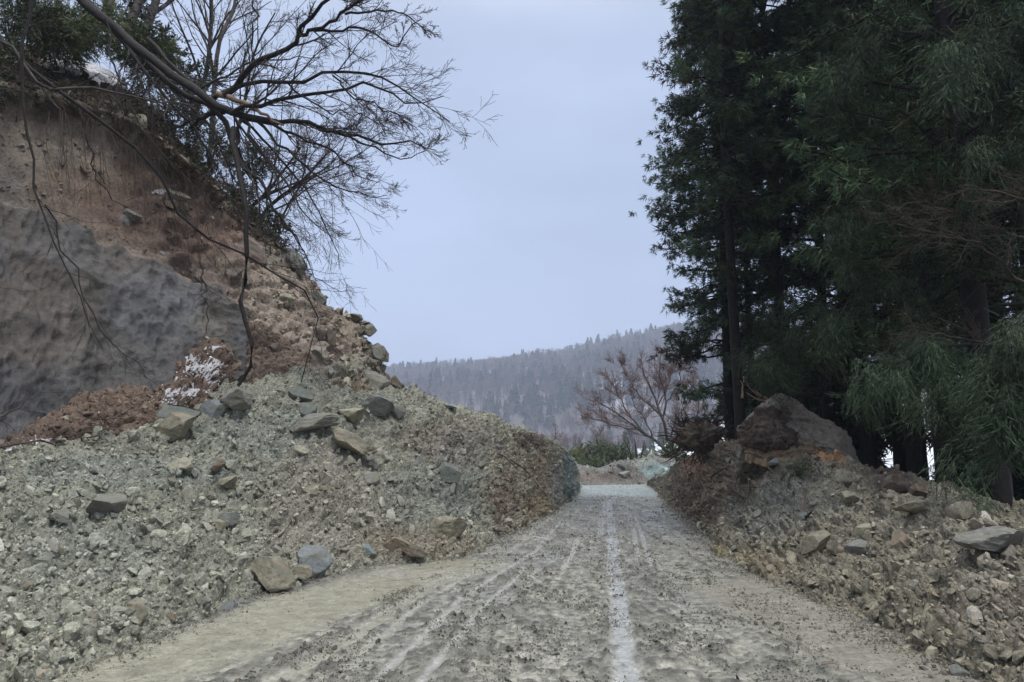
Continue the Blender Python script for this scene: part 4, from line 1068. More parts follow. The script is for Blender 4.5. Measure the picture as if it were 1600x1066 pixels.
# nearer drooping branches reaching in from the right, thick dark green tails
def tail_branch(label, pts, nsp, seed, spread=.35, r0=.035, tint=(.036, .062, .030), name='cedar_bough', tmpl=TM_NEAR, sc=1.0, down=-.5):
    rg = np.random.default_rng(seed)
    P_ = resample(path3(pts), 14); e = empty(name, P_[0], label=label, cat='branch')
    Rm = rad(r0, .006, 14)
    A = sprout(P_[None], Rm[None], 16, 6, .30, (.4, 1.0), rg, (0, 0, -.15), tmin=.15, wob=.1, rf=.5)
    V, f = joinm([tubes(P_[None], Rm[None], 6), tubes(A[0], A[1], 4)]); link('stem', np_mesh('stem', V - P_[0], f, M_CBARK), e)
    AP = A[0]; nb = len(AP); b = rg.integers(0, nb, nsp); t = rg.uniform(.15, 1, nsp) * 5; i = np.minimum(t.astype(int), 4); ff = (t - i)[:, None]
    pos = AP[b, i] * (1 - ff) + AP[b, i + 1] * ff + rg.normal(size=(nsp, 3)) * spread * .25
    dr = AP[b, -1] - AP[b, 0]; dr /= np.linalg.norm(dr, axis=-1, keepdims=True)
    dirv = dr * .7 + np.array([-.25, -.2, down]) + rg.normal(size=(nsp, 3)) * .35
    c = np.array(tint) * rg.uniform(.6, 1.6, (nsp, 1)) * (.75 + .5 * rg.random(nb)[b][:, None])
    link('foliage', foliage_mesh('foliage', tmpl, pos - P_[0], dirv, rg.uniform(.6, 1.1, nsp) * sc, c, rg, M_LEAF, .6), e)
tb = [('drooping bright green cedar bough low above the dark gap right of the boulder', [(1560, 540, 12.4), (1490, 540, 11.8), (1420, 560, 11.4), (1370, 590, 11.2)], 420),
 ('drooping cedar bough at mid height over the right bank', [(1560, 600, 12.2), (1500, 610, 11.4), (1480, 620, 10.9), (1450, 625, 10.7)], 220),
 ('bright cedar bough entering at the right edge above the thick trunk', [(1700, 560, 10), (1640, 560, 9.6), (1590, 590, 9.3), (1550, 640, 9.2)], 420),
 ('lowest cedar bough at the right edge hanging beside the thick trunk', [(1700, 620, 10), (1650, 640, 9.7), (1600, 670, 9.5), (1540, 720, 9.5)], 380),
 ('upper cedar bough at the right edge with yellowish tips', [(1720, 480, 9.5), (1660, 490, 9.2), (1610, 520, 9), (1590, 560, 9)], 260),
 ('cedar bough hanging in the dark middle of the stand', [(1480, 400, 14), (1400, 420, 13.2), (1340, 450, 12.6), (1310, 500, 12.3)], 420),
 ('dark cedar bough below the sky gap in the stand', [(1330, 480, 17), (1270, 500, 16.2), (1220, 540, 15.8), (1200, 580, 15.6)], 420),
 ('high cedar bough arching left across the middle of the stand', [(1500, 300, 13.6), (1430, 290, 13), (1370, 310, 12.6), (1330, 360, 12.4)], 420),
 ('high cedar bough in the upper right corner', [(1700, 60, 11), (1600, 40, 10.6), (1520, 60, 10.2), (1470, 110, 10)], 420),
 ('upper cedar bough left of the corner one', [(1480, 20, 13), (1400, 40, 12.5), (1340, 90, 12.2), (1310, 150, 12)], 420),
 ('cedar bough at the right edge under the corner one', [(1720, 200, 11), (1640, 200, 10.6), (1570, 230, 10.3), (1530, 280, 10.2)], 380)]
for i, (lb, pts, n_) in enumerate(tb): tail_branch(lb, pts, int(n_ * .8), 60 + i, tint=(.05, .078, .04) if 'bright' in lb or 'lowest' in lb else (.045, .062, .032) if 'tips' in lb else (.034, .054, .026))
# dead twiggy boughs in the stand
rg = np.random.default_rng(88)
for lb, pts in [('dead brown bough spreading fine twigs at right of the stand', [(1640, 400, 11.5), (1560, 360, 11), (1500, 340, 10.7), (1440, 320, 10.5), (1400, 330, 10.4)]),
                ('dead brown bough with pale bare stem slanting down to the right edge', [(1640, 470, 11), (1590, 430, 10.8), (1530, 385, 10.6), (1470, 365, 10.4), (1400, 350, 10.3)]),
                ('pale bare dead branch crossing the dark inside of the stand', [(1600, 540, 11.8), (1540, 535, 11.4), (1480, 525, 11.2), (1420, 515, 11.1)]),
                ('upper dead bough with rusty twigs at the right edge', [(1680, 330, 10.5), (1610, 310, 10.2), (1550, 300, 10), (1500, 290, 9.9)])]:
    e = empty('dead_branch', PX(*pts[0]), label=lb, cat='branch')
    l = limb(e, 'stem', pts, .028, .006, M_BARKP if 'pale' in lb else M_DEAD, sides=6)
    crown(e, 'twig_spray', [l], [dict(k=12, n=7, lenf=.38, ang=(.25, .75), bias=(-.1, -.1, -.02), wob=.12, tmin=.15, rf=.5), dict(k=7, n=5, lenf=.5, ang=(.3, .8), bias=(-.05, 0, -.05), wob=.14, rf=.6), dict(k=4, n=4, lenf=.5, ang=(.3, .9), wob=.15, rf=.6)], M_DEAD, .0022)

GROVE = [(1170, 640, 27, 1.4, 'behind the dark trunk near the root ball'), (1240, 620, 28, 1.9, 'behind the peak of the huge boulder'), (1300, 640, 26, 1.9, 'behind the right slope of the huge boulder'), (1350, 660, 24, 1.7, 'left of the bright gap, farther back'),
  (1528, 690, 21, 1.5, 'behind the nearest trunk'), (1590, 690, 19, 1.4, 'right of the nearest trunk'), (1650, 680, 17, 1.6, 'at the right edge of the photograph'), (1560, 620, 26, 2.2, 'filling the dark behind the nearest trunk')]
# evergreen shrubs and undergrowth on the left rim
def shrub(label, c, rx, rz, nsp, seed, tmpl, tint, name='shrub', cat='shrub', sc=1.0, ry=None, grp=None, stem=M_BARK):
    rg = np.random.default_rng(seed); c = np.array(c, float)
    e = empty(name, c - np.array([0, 0, rz]), label=label, cat=cat, group=grp); o = np.array(e.location)
    nst = 14
    dirs = rg.normal(size=(nst, 3)); dirs[:, 2] = np.abs(dirs[:, 2]) + .3; dirs /= np.linalg.norm(dirs, axis=1)[:, None]
    tips = c + dirs * np.array([rx, ry or rx, rz]) * rg.uniform(.5, .9, (nst, 1)) - (o * 0)
    SP = np.stack([o + (tips - o) * s + rg.normal(size=(nst, 3)) * .03 * s for s in np.linspace(0, 1, 6)], 1)
    V, f = tubes(SP, np.full((nst, 6), .02) * np.linspace(1, .3, 6) * max(rx, .5), 4); link('stem', np_mesh('stem', V - o, f, stem), e)
    ncl = max(8, int(14 * rx)); cc = rg.normal(size=(ncl, 3)); cc /= np.linalg.norm(cc, axis=1)[:, None]; cc *= rg.uniform(.4, .95, (ncl, 1)) * np.array([rx, ry or rx, rz])
    b = rg.integers(0, ncl, nsp); off = rg.normal(size=(nsp, 3)) * .2 * min(rx, 1.2)
    pos = c + cc[b] + off - o; dirv = cc[b] * .6 / rx + off * 2 + np.array([0, 0, .2]) + rg.normal(size=(nsp, 3)) * .4
    colr = np.array(tint) * rg.uniform(.55, 1.6, (nsp, 1)) * (.7 + .6 * rg.random(ncl)[b][:, None])
    link('foliage', foliage_mesh('foliage', tmpl, pos, dirv, rg.uniform(.6, 1.2, nsp) * sc, colr, rg, M_LEAF), e)
GR = (.045, .055, .03)
for i, (u, v, Y_, rx, rz, lb) in enumerate([
    (250, 90, 18.5, .8, 1.0, 'evergreen shrub behind the leaning trunk, near the three slanting trunks'), (300, 130, 19, .8, .9, 'dark evergreen shrub in the tangle behind the leaning trunk'),
    (330, 225, 19.5, .7, .8, 'dark evergreen shrub under the thick broken stub'), (265, 190, 18, .6, .6, 'dark evergreen shrub on the rim above the middle of the scar'),
    (380, 300, 20.5, .6, .7, 'dark evergreen shrub low on the rim left of the rocky spur'), (425, 350, 21.5, .6, .5, 'lowest dark evergreen shrub just above the rocky spur'),
    (20, 20, 15.5, .9, .9, 'dark evergreen shrub in the upper left corner'), (-60, 110, 13.5, .9, .7, 'dark evergreen shrub at the left edge on the rim'), (200, 20, 21, .9, .8, 'evergreen shrub between the slanting trunks'),
    (390, 250, 22, .5, .6, 'small evergreen shrub behind the hanging limbs')]):
    shrub(lb, PX(u, v, Y_), rx * .9, rz * .8, 210, 200 + i, TM_LEAFY, GR, ry=rx, grp='evergreen shrubs on the rim of the scar')
for i, (u, v, Y_, rx, lb) in enumerate(GROVE): shrub('dark young cedar ' + lb, PX(u, v, Y_), rx, rx * 1.15, 420, 270 + i, TM_CEDAR, (.03, .046, .024), name='young_cedar', cat='tree', sc=1.7, grp='young cedars under the stand')
for i, (u, v, Y_, rx, lb) in enumerate([(80, 48, 17.5, .7, 'light green bamboo grass clump left of the snow strip'), (175, 48, 18.6, .8, 'light green bamboo grass clump above the snow strip'), (235, 95, 18.3, .6, 'light green bamboo grass clump right of the snow strip'), (80, 30, 17, .8, 'bamboo grass clump in the upper left above the dark roots')]):
    shrub(lb, PX(u, v, Y_), rx, .5, 380, 240 + i, TM_BAMB, (.09, .11, .045), name='bamboo_grass', cat='bamboo grass', grp='bamboo grass clumps on the rim', stem=M_TWIGB)
# leaf litter, moss and twigs over the rim
rg = np.random.default_rng(90)
m = (CLT > 5.3) & (CLT < 8.6) ; ids = np.where(m.ravel())[0]; pu, pv = proj(CL); vis = (pu.ravel()[ids] > -150) & (pu.ravel()[ids] < 470) & (np.hypot((pu.ravel()[ids] - 145) / 60, (pv.ravel()[ids] - 112) / 30) > 1)
ids = rg.choice(ids[vis], 5600); pos = CL.reshape(-1, 3)[ids] + rg.normal(size=(5600, 3)) * np.array([.14, .16, .12]) + np.array([.05, -.12, .03])
dv = rg.normal(size=(5600, 3)) + np.array([.5, -.6, -.1]); tint = np.where(rg.random((5600, 1)) < .35, np.array([.05, .06, .03]), np.array([.055, .038, .025])) * rg.uniform(.5, 1.5, (5600, 1))
link('undergrowth', foliage_mesh('undergrowth', TM_LEAFY + TM_BAMB[:1], pos, dv, rg.uniform(.35, .9, 5600), tint, rg, M_LEAF), label='tangled dead leaves and low plants matting the rim of the scar', cat='undergrowth', kind='stuff')
n_ = 260
ids2 = rg.choice(ids, n_); PP = np.zeros((n_, 6, 3)); PP[:, 0] = CL.reshape(-1, 3)[ids2]; dcur = rg.normal(size=(n_, 3)) * .5 + np.array([.5, -.3, .5]); dcur /= np.linalg.norm(dcur, axis=1)[:, None]
Ls = rg.uniform(.4, 1.8, n_)
for s in range(1, 6):
    dcur = dcur + rg.normal(size=(n_, 3)) * .18 + np.array([.03, 0, -.05]); dcur /= np.linalg.norm(dcur, axis=1)[:, None]; PP[:, s] = PP[:, s - 1] + dcur * (Ls / 5)[:, None]
RR = np.full((n_, 6), .008) * np.linspace(1, .4, 6)
tw = twigs(PP, RR, [dict(k=4, n=5, lenf=.45, ang=(.3, .8), wob=.15), dict(k=3, n=4, lenf=.5, ang=(.3, .9), wob=.15)], rg, .0025)
V, f = joinm([tubes(PP, RR, 3)] + [tubes(p, r, 3) for p, r in tw])
link('brushwood', np_mesh('brushwood', V, f, M_TWIGB), label='mass of thin bare twigs growing all over the torn rim', cat='brushwood', kind='stuff')

# ------------------------------------------------------------------ bend: bushes, the red-brown bare tree, stump, wire
for i, (u, v, Y_, rx, rz, lb) in enumerate([(905, 722, 54, .9, .7, 'yellow green bush at the left end of the row beyond the far bank'), (938, 718, 53, 1.3, 1.0, 'large dark green bush left of the middle beyond the far bank'), (965, 716, 54, 1.2, 1.0, 'rounded green bush left of the bare snag beyond the far bank'),
    (925, 735, 51.5, 1.2, .6, 'low dark bush right behind the far bank'), (978, 728, 52, .7, .6, 'small dark bush touching the bare snag'), (1030, 722, 52, .9, .6, 'yellow green bush at the foot of the red brown bare tree'), (1055, 716, 52, .9, .7, 'green bush right of the red brown bare tree'), (1010, 728, 53, .6, .4, 'small bush between the bare snag and the bare tree')]):
    shrub(lb, PX(u, v, Y_), rx, rz, 420, 300 + i, TM_LEAFY, (.17, .18, .08) if 'yellow' in lb else (.085, .11, .055), sc=1.5, grp='bushes beyond the far bank')
# red brown tree
rg = np.random.default_rng(95)
b0 = PX(1056, 712, 56); e = empty('bare_tree', b0, label='spreading red brown bare tree beyond the far bank, in front of the wooded hill', cat='tree')
lim = []
for pts, r0 in [([(1052, 716), (1046, 690), (1035, 655), (1025, 625), (1008, 590), (1000, 560)], .16), ([(1035, 655), (1040, 620), (1030, 580), (1035, 552)], .09), ([(1042, 708), (1025, 690), (1000, 672), (970, 650), (940, 632), (925, 620)], .13),
                ([(1010, 680), (985, 650), (965, 615), (950, 590)], .09), ([(1000, 672), (960, 665), (930, 655), (912, 650)], .06), ([(1030, 645), (1000, 620), (980, 590), (970, 570)], .08), ([(1048, 690), (1055, 660), (1075, 630), (1085, 600)], .07),
                ([(1040, 630), (1060, 600), (1065, 570)], .06), ([(1028, 635), (1045, 600), (1055, 560)], .05), ([(1020, 690), (1010, 660), (990, 630), (985, 600)], .06)]:
    lim.append(limb(e, 'branch' if lim else 'trunk', [(u, v, 56 + rg.uniform(-.8, .8) * (k > 0)) for k, (u, v) in enumerate(pts)], r0, .02, M_BARKP, sides=6, wob=.04))
crown(e, 'crown', lim, [dict(k=10, n=7, lenf=.34, ang=(.25, .7), bias=(-.02, 0, .26), wob=.09, tmin=.25, rf=.4), dict(k=8, n=5, lenf=.55, ang=(.3, .95), bias=(0, 0, .12), wob=.12, tmin=.1, rf=.45), dict(k=6, n=3, lenf=.6, ang=(.35, 1.0), bias=(0, 0, .08), wob=.1, tmin=.1, rf=.6)], M_TWIGR, .009)
e = empty('bare_snag', PX(990, 735, 50), label='short dark broken snag standing right behind the far bank', cat='snag')
for pts in ([(995, 735), (994, 705), (991, 685)], [(990, 730), (984, 705), (976, 688)], [(998, 733), (1003, 710), (1006, 695)]):
    limb(e, 'stem', [(u, v, 50) for u, v in pts], .09, .03, M_BARK, sides=6, wob=.02)
a, b = PX(600, 735, 140), PX(1300, 585, 140)
s = np.linspace(0, 1, 30)[:, None]; W_ = a * (1 - s) + b * s - np.array([0, 0, 3.0]) * (4 * s * (1 - s))
V, f = tubes(W_[None], np.full((1, 30), .035), 4)
link('overhead_wire', np_mesh('overhead_wire', V, f, M_WIRE), label='single thin overhead wire crossing the valley before the wooded hill', cat='wire')
bare_tree('bare tree on the snowy rise right of the red brown tree', PX(1085, 690, 75), PX(1090, 610, 76), .5, M_BARK, M_TWIGR, .12, 51, rmin=.012)
bare_tree('small bare tree at the foot of the wooded hill left of the red brown tree', PX(870, 712, 80), PX(868, 670, 80), .5, M_BARK, M_TWIGR, .08, 52, rmin=.012)

# far forest
def conifer_proto(seed, H=1.0):
    rg = np.random.default_rng(seed); n = 170
    h = rg.uniform(.12, 1, n); r = (1 - h) * .24 * rg.uniform(.5, 1.1, n) + .015; a = rg.uniform(0, 6.28, n)
    base = np.stack([np.cos(a) * r * .2, np.sin(a) * r * .2, h + .03], -1); tip = np.stack([np.cos(a) * r, np.sin(a) * r, h - .04], -1)
    V = kites(base, tip - base, np.linalg.norm(tip - base, axis=1), .07, rg, quad=True)
    T, tf = tubes(np.array([[[0, 0, 0], [0, 0, .5], [0, 0, .98]]]), np.array([[.012, .008, .002]]), 4)
    f = np.arange(len(V)).reshape(-1, 4); V, f = joinm([(V, f), (T, tf)])
    return V, f
def bare_proto(seed):
    rg = np.random.default_rng(seed)
    T = np.array([[[0, 0, 0], [0, 0, .25], [.01, 0, .5], [.0, .01, .75], [0, 0, .95]]]); TR = np.array([[.014, .012, .009, .006, .003]])
    tw = twigs(T, TR, [dict(k=14, n=5, lenf=.5, ang=(.3, .8), bias=(0, 0, .3), wob=.1, tmin=.25), dict(k=7, n=4, lenf=.45, ang=(.3, .8), bias=(0, 0, .2), wob=.1), dict(k=4, n=3, lenf=.5, ang=(.3, .8), wob=.1)], rg, .0022)
    return joinm([tubes(T, TR, 4)] + [tubes(p, r, 3) for p, r in tw])
FORP = bpy.data.collections.new('forest_shapes')
def far_mat(name):
    m, nt, b = new_mat(name)
    at_ = nt.nodes.new('ShaderNodeAttribute'); at_.attribute_name = 'col'; at_.attribute_type = 'INSTANCER'
    nt.links.new(at_.outputs['Color'], b.inputs['Base Color']); b.inputs['Roughness'].default_value = .9; b.inputs['Specular IOR Level'].default_value = .1
    return m
M_FT = far_mat('far_tree')
for k in range(4): V, f = conifer_proto(400 + k); FORP.objects.link(bpy.data.objects.new('conifer_%d' % k, np_mesh('far_conifer', V, f, M_FT, smooth=False)))
for k in range(3): V, f = bare_proto(410 + k); FORP.objects.link(bpy.data.objects.new('zbare_%d' % k, np_mesh('far_bare_tree', V, f, M_FT, smooth=False)))
NG_FOR = scatter_group('forest_scatter', FORP)
rg = np.random.default_rng(99)
n_ = 26000
x = rg.uniform(-700, 850, n_); y = 385 + (900 - 385) * rg.random(n_) ** .95
# keep what lies in the wedge a viewer near the road can see
uu = 800 + x / y * 1155; k = (uu > 300) & (uu < 1750); x, y = x[k], y[k]
zz = hill_z(x, y); Pq = np.stack([x, y, zz * 0], -1)
kind = 1.5 * fbm(Pq / 60 + 5, 3) + .22 * rg.normal(size=len(x)) + .30 * sstep(700, 850, y) * (x < 60) + .22
bare = kind > .06
keep = rg.random(len(x)) < np.where(bare, .8, .95); x, y, zz, bare = x[keep], y[keep], zz[keep], bare[keep]
H_ = np.where(bare, rg.uniform(7, 12, len(x)), 7 + 11 * rg.random(len(x)) ** 2.2)
wdt = np.where(bare, rg.uniform(.9, 1.3, len(x)), rg.uniform(1.2, 2.0, len(x))) * H_
idx = np.where(bare, 4 + rg.integers(0, 3, len(x)), rg.integers(0, 4, len(x)))
cc = np.where(bare[:, None], np.array([.10, .075, .072]), np.array([.018, .030, .022])) * rg.uniform(.6, 1.5, (len(x), 1))
scatter('forest', np.stack([x, y, zz - .3], -1), np.stack([x * 0, x * 0, rg.uniform(0, 6.28, len(x))], -1), np.stack([wdt, wdt, H_], -1), idx, cc, NG_FOR, label='far wood of conifers and bare trees covering the hill across the valley', cat='forest', kind='stuff')
n_ = 260; x = rg.uniform(-10, 75, n_); y = rg.uniform(120, 380, n_); k = x / y > -.1; x, y = x[k], y[k]
zg = -.8 + sstep(110, 400, y) * 6 + sstep(.14, .26, x / y) * 8
bare = rg.random(len(x)) < .7
H_ = rg.uniform(3, 7, len(x)) * np.where(bare, 1, 1.1)
scatter('scrub_wood', np.stack([x, y, zg - .5], -1), np.stack([x * 0, x * 0, rg.uniform(0, 6.28, len(x))], -1), np.stack([H_ * 1.2, H_ * 1.2, H_], -1), np.where(bare, 4 + rg.integers(0, 3, len(x)), rg.integers(0, 4, len(x))),
        np.where(bare[:, None], np.array([.13, .09, .085]), np.array([.045, .06, .04])) * rg.uniform(.6, 1.4, (len(x), 1)), NG_FOR, label='scattered reddish scrub on the valley floor before the hill', cat='scrub', kind='stuff')

# ------------------------------------------------------------------ loose stones over the banks (stuff) and single stones (things)
okroad = lambda c: 1.0 + 0 * c[..., 0]
nearw = lambda c: np.clip(16 / np.maximum(c[..., 1], 5), .25, 2.5)
scatter_on('rubble', LB, LBC, 90000, .030, .26, 2.35, nearw, label='countless muddy clods and stones covering the left bank', cat='rubble', kind='stuff')
scatter_on('rubble', RB, RBC, 65000, .030, .25, 2.3, nearw, label='countless brown clods and stones covering the right bank', cat='rubble', kind='stuff')
scatter_on('rubble', TL, TLC, 9000, .03, .22, 2.4, nearw, label='small reddish stones covering the soil heap at the wall foot', cat='rubble', kind='stuff', tint=.05)
pw = lambda c: (lambda u, v: (v > np.interp(u, [a for a, b in WALLTOP] + [400], [b for a, b in WALLTOP] + [900]) - 5) * 0 + np.where((u < 378) & (v > np.interp(u, [a for a, b in WALLTOP], [b for a, b in WALLTOP]) - 4), 0, 1) * np.where(u < 380, .35, 1.))(*proj(c)) * (c[..., 1] < 24.5)
scatter_on('rubble', CL[:220], CLC[:220], 17000, .035, .45, 2.0, pw, label='stones bedded in the red brown face of the scar', cat='rubble', kind='stuff', tint=.25)
scatter_on('rubble', FB, FBC, 4000, .08, .7, 2.2, label='stones heaped on the low far bank', cat='rubble', kind='stuff')
# clods on the road
dwv = lambda c: np.exp(-(seg_dist(c[..., 0], c[..., 1], gp((380, 1090), (455, 1040), (520, 995), (600, 945), (680, 905), (700, 890)))[0] / .16) ** 2) * 5 * sstep(.0, .35, fbm(c * np.array([1.1, 1.1, 0]) + 77, 3) + .05) \
    + 1.6 * sstep(-.2, .3, fbm(c * np.array([1.6, .7, 0]) + 9, 4)) * (c[..., 0] > -2.5 + .15 * c[..., 1]) + 6 * np.exp(-(seg_dist(c[..., 0], c[..., 1], gp((60, 1055), (300, 962), (450, 912), (560, 884), (660, 876), (710, 868), (790, 835), (868, 795)))[0] / .25) ** 2) \
    + 7 * np.exp(-(seg_dist(c[..., 0], c[..., 1], gp((1530, 1048), (1340, 955), (1240, 912), (1165, 880), (1135, 862), (1095, 822), (1045, 788)))[0] / .3) ** 2) + .02
scatter_on('mud_clods', ROADP, ROADC * .64, 70000, .012, .075, 2.7, lambda c: dwv(c) * (c[..., 1] < 34) * np.clip(12 / c[..., 1], .3, 2), sink=.2, tint=.15, label='small dark mud clods strewn over the road surface', cat='mud clods', kind='stuff')

def boulder(label, u, v, w, h, colr, tags=None, seed=None, tilt=0.0, flat=.8, sink=.28, sub=4, name='boulder', planes=15, cut=(.36, .8), grp=None, cat=None, me=None, rotz=None):
    p, nrm = pick(u, v, tags); dist = (p - CAM) @ FWD; rw = w / F * dist / 2; rh = h / F * dist / 2
    seed = seed if seed is not None else int(u * 7 + v)
    if me is None:
        V, Fc = rock_verts(sub, seed, planes, cut, .07)
        me = np_mesh(name, V * np.array([1, flat, 1]), Fc, ROCKS[colr], smooth=False)
    else:
        me = me.copy() if me.materials[0] is not ROCKS[colr] else me
        me.materials[0] = ROCKS[colr]
    o = link(name, me, loc=p + nrm * (.5 - sink) * rh * 1.2, label=label, cat=cat or 'boulder', group=grp)
    o.scale = (rw, rw, rh); o.rotation_euler = (random.uniform(-.15, .15), tilt, random.uniform(-.3, .3) if rotz is None else rotz)
    return o
HB = [
 ('upright rounded tan boulder on the bank crest below the snow patch', 274, 672, 58, 44, 'tan', -.35), ('blue grey boulder on the bank crest just right of the snow patch foot', 328, 646, 44, 38, 'blue', -.2),
 ('dark flat boulder behind the upright tan one', 285, 655, 60, 26, 'dark', .1), ('wide muddy green boulder on the crest left of the stacked dark stones', 378, 636, 66, 48, 'slate', 0),
 ('small dark stone on top of the stacked pair', 473, 604, 18, 14, 'dark', .1), ('dark angular boulder under the small top stone', 472, 622, 40, 26, 'dark', .35), ('dark block at the base of the stacked stones', 486, 640, 34, 24, 'dark', 0),
 ('broad flat topped grey slab jutting out of the left bank', 484, 662, 92, 26, 'slate', -.12), ('pale green boulder left of the peaked grey boulder', 545, 646, 46, 28, 'cream', 0), ('peaked grey boulder in the notch above the left bank', 592, 636, 62, 34, 'grey', .15),
 ('rounded grey boulder right of the peaked one', 620, 640, 26, 26, 'grey', 0), ('large green grey block at the foot of the rocky spur', 590, 608, 60, 52, 'slate', -.5), ('yellowish block face below the flat topped slab', 540, 690, 76, 40, 'tan', .15),
 ('blue grey boulder at the road edge, largest of the three in the row', 478, 876, 66, 54, 'blue', 0), ('olive brown boulder at the road edge left of the blue grey one', 424, 896, 66, 48, 'tan', .2), ('teal and white broken rock at the road edge', 570, 872, 42, 40, 'teal', 0),
 ('small tan block between the olive and blue grey boulders', 468, 896, 34, 24, 'tan', 0), ('orange brown slab leaning at the bank foot right of the teal rock', 622, 848, 40, 36, 'orange', .3), ('dark wedge stone at the bank foot beyond the orange slab', 652, 866, 42, 20, 'brown', .3),
 ('violet grey boulder in the middle of the left bank', 356, 815, 38, 32, 'grey', 0), ('grey block standing out near the top of the left bank', 160, 790, 70, 34, 'slate', -.2), ('dark rounded stone left of the grey block', 98, 806, 34, 22, 'slate', 0),
 ('cream stone high on the left bank', 286, 730, 40, 26, 'cream', .1), ('orange topped stone high on the left bank', 340, 728, 22, 24, 'orange', 0), ('pair of tan stones under the orange topped stone', 352, 752, 28, 24, 'tan', 0),
 ('orange stone near the left bank foot', 152, 958, 40, 40, 'orange', 0), ('small orange stone beside the slate blue one', 272, 964, 18, 18, 'orange', 0), ('slate blue slab stone at the left bank foot', 272, 948, 38, 18, 'blue', .3),
 ('smooth tan block at the left bank foot', 210, 950, 40, 44, 'tan', .3), ('round grey stone lying at the mud edge', 376, 943, 30, 24, 'grey', 0), ('blue grey stone left of the round one at the mud edge', 352, 948, 24, 18, 'blue', 0),
 ('tan angular stone in the middle of the left bank', 488, 766, 26, 24, 'tan', 0), ('green grey block stone right of the middle of the left bank', 580, 748, 30, 24, 'slate', .1), ('flat cream stone at the top of the left bank', 478, 702, 26, 14, 'cream', .2),
 ('dark lump in the left bank below the far crest', 700, 735, 34, 30, 'dark', 0), ('pale slab stone low in the left bank', 650, 720, 14, 26, 'grey', .2), ('broad tan boulder low in the left bank before the brown cut', 700, 822, 70, 40, 'tan', 0),
 ('small pale blue stone on the far crest of the left bank', 702, 630, 20, 8, 'teal', 0), ('big pinkish rock slab high at the end of the scar', 393, 380, 62, 60, 'pink', .5), ('grey boulder capping the rocky spur', 468, 412, 56, 44, 'grey', .2),
 ('smaller grey boulder perched right of the capping one', 510, 452, 34, 22, 'grey', .25), ('flat ledge rock jutting at the spur skyline', 570, 490, 32, 12, 'slate', .15), ('block in the middle of the spur skyline', 588, 520, 28, 22, 'slate', .3),
 ('tilted slab below the block on the spur skyline', 606, 545, 38, 24, 'slate', .6), ('dark overhanging rock low on the spur skyline', 630, 578, 26, 26, 'brown', .5), ('squared rock in the middle of the scar with snow behind', 280, 318, 48, 44, 'tan', .3),
 ('tan rock column under the torn rim', 208, 215, 46, 52, 'tan', .1), ('greenish stone set in the red face near the spur', 496, 545, 36, 26, 'slate', .2), ('cream block in the face of the scar right of the wall', 455, 470, 30, 22, 'cream', .2),
 ('small grey slab in the red soil above the wall', 212, 335, 36, 16, 'grey', .3),
 ('round cream boulder in the middle of the right bank', 1352, 830, 30, 24, 'cream', 0), ('smooth grey boulder below the round cream one', 1340, 858, 42, 30, 'grey', -.1), ('orange stained boulder right of the round cream one', 1412, 842, 38, 30, 'orange', 0),
 ('tan boulder left of the smooth grey one on the right bank', 1282, 850, 44, 36, 'tan', -.3), ('wide pale slab near the top of the right bank', 1340, 778, 50, 22, 'cream', .2), ('pale block at the crest of the right bank below the dark soil', 1320, 752, 24, 24, 'cream', 0),
 ('dark blue grey stone in front of the orange soil under the huge boulder', 1210, 725, 24, 14, 'blue', 0), ('block of orange soil under the huge boulder', 1170, 715, 44, 30, 'orange', 0), ('large tan boulder beside the nearest cedar trunk', 1500, 800, 40, 36, 'tan', 0),
 ('broad smooth grey brown boulder at the right edge crest', 1560, 842, 110, 44, 'slate', .15), ('brown boulder on the crest right of the huge one', 1400, 760, 50, 34, 'brown', 0), ('brown tilted rock on the crest next to it', 1440, 768, 34, 32, 'brown', .3),
 ('mud covered boulder at the lower right corner of the photograph', 1570, 1035, 60, 36, 'tan', 0), ('pale stone left of the corner boulder', 1500, 1050, 30, 22, 'grey', 0), ('tan boulder near the road edge on the right bank', 1430, 790, 60, 26, 'tan', .1),
 ('teal boulder at the right of the far bank', 1032, 733, 18, 14, 'teal', 0), ('grey boulder in the middle of the far bank', 978, 738, 20, 12, 'grey', 0), ('pale stone at the right bank foot near the bend', 1042, 762, 12, 12, 'grey', 0),
]
for lb, u, v, w, h, c_, ti in HB: boulder(lb, u, v, w * 1.1, h * 1.1, c_, tilt=ti, tags=('left',) if (v < 700 and 'crest' in lb or 'slab jutting' in lb or 'stacked' in lb or 'peaked' in lb or 'top stone' in lb or 'upright' in lb) and 'right bank' not in lb else None, sink=.1 if v < 700 else .25, sub=4 if max(w, h) > 30 else 3, flat=random.uniform(.7, .95))
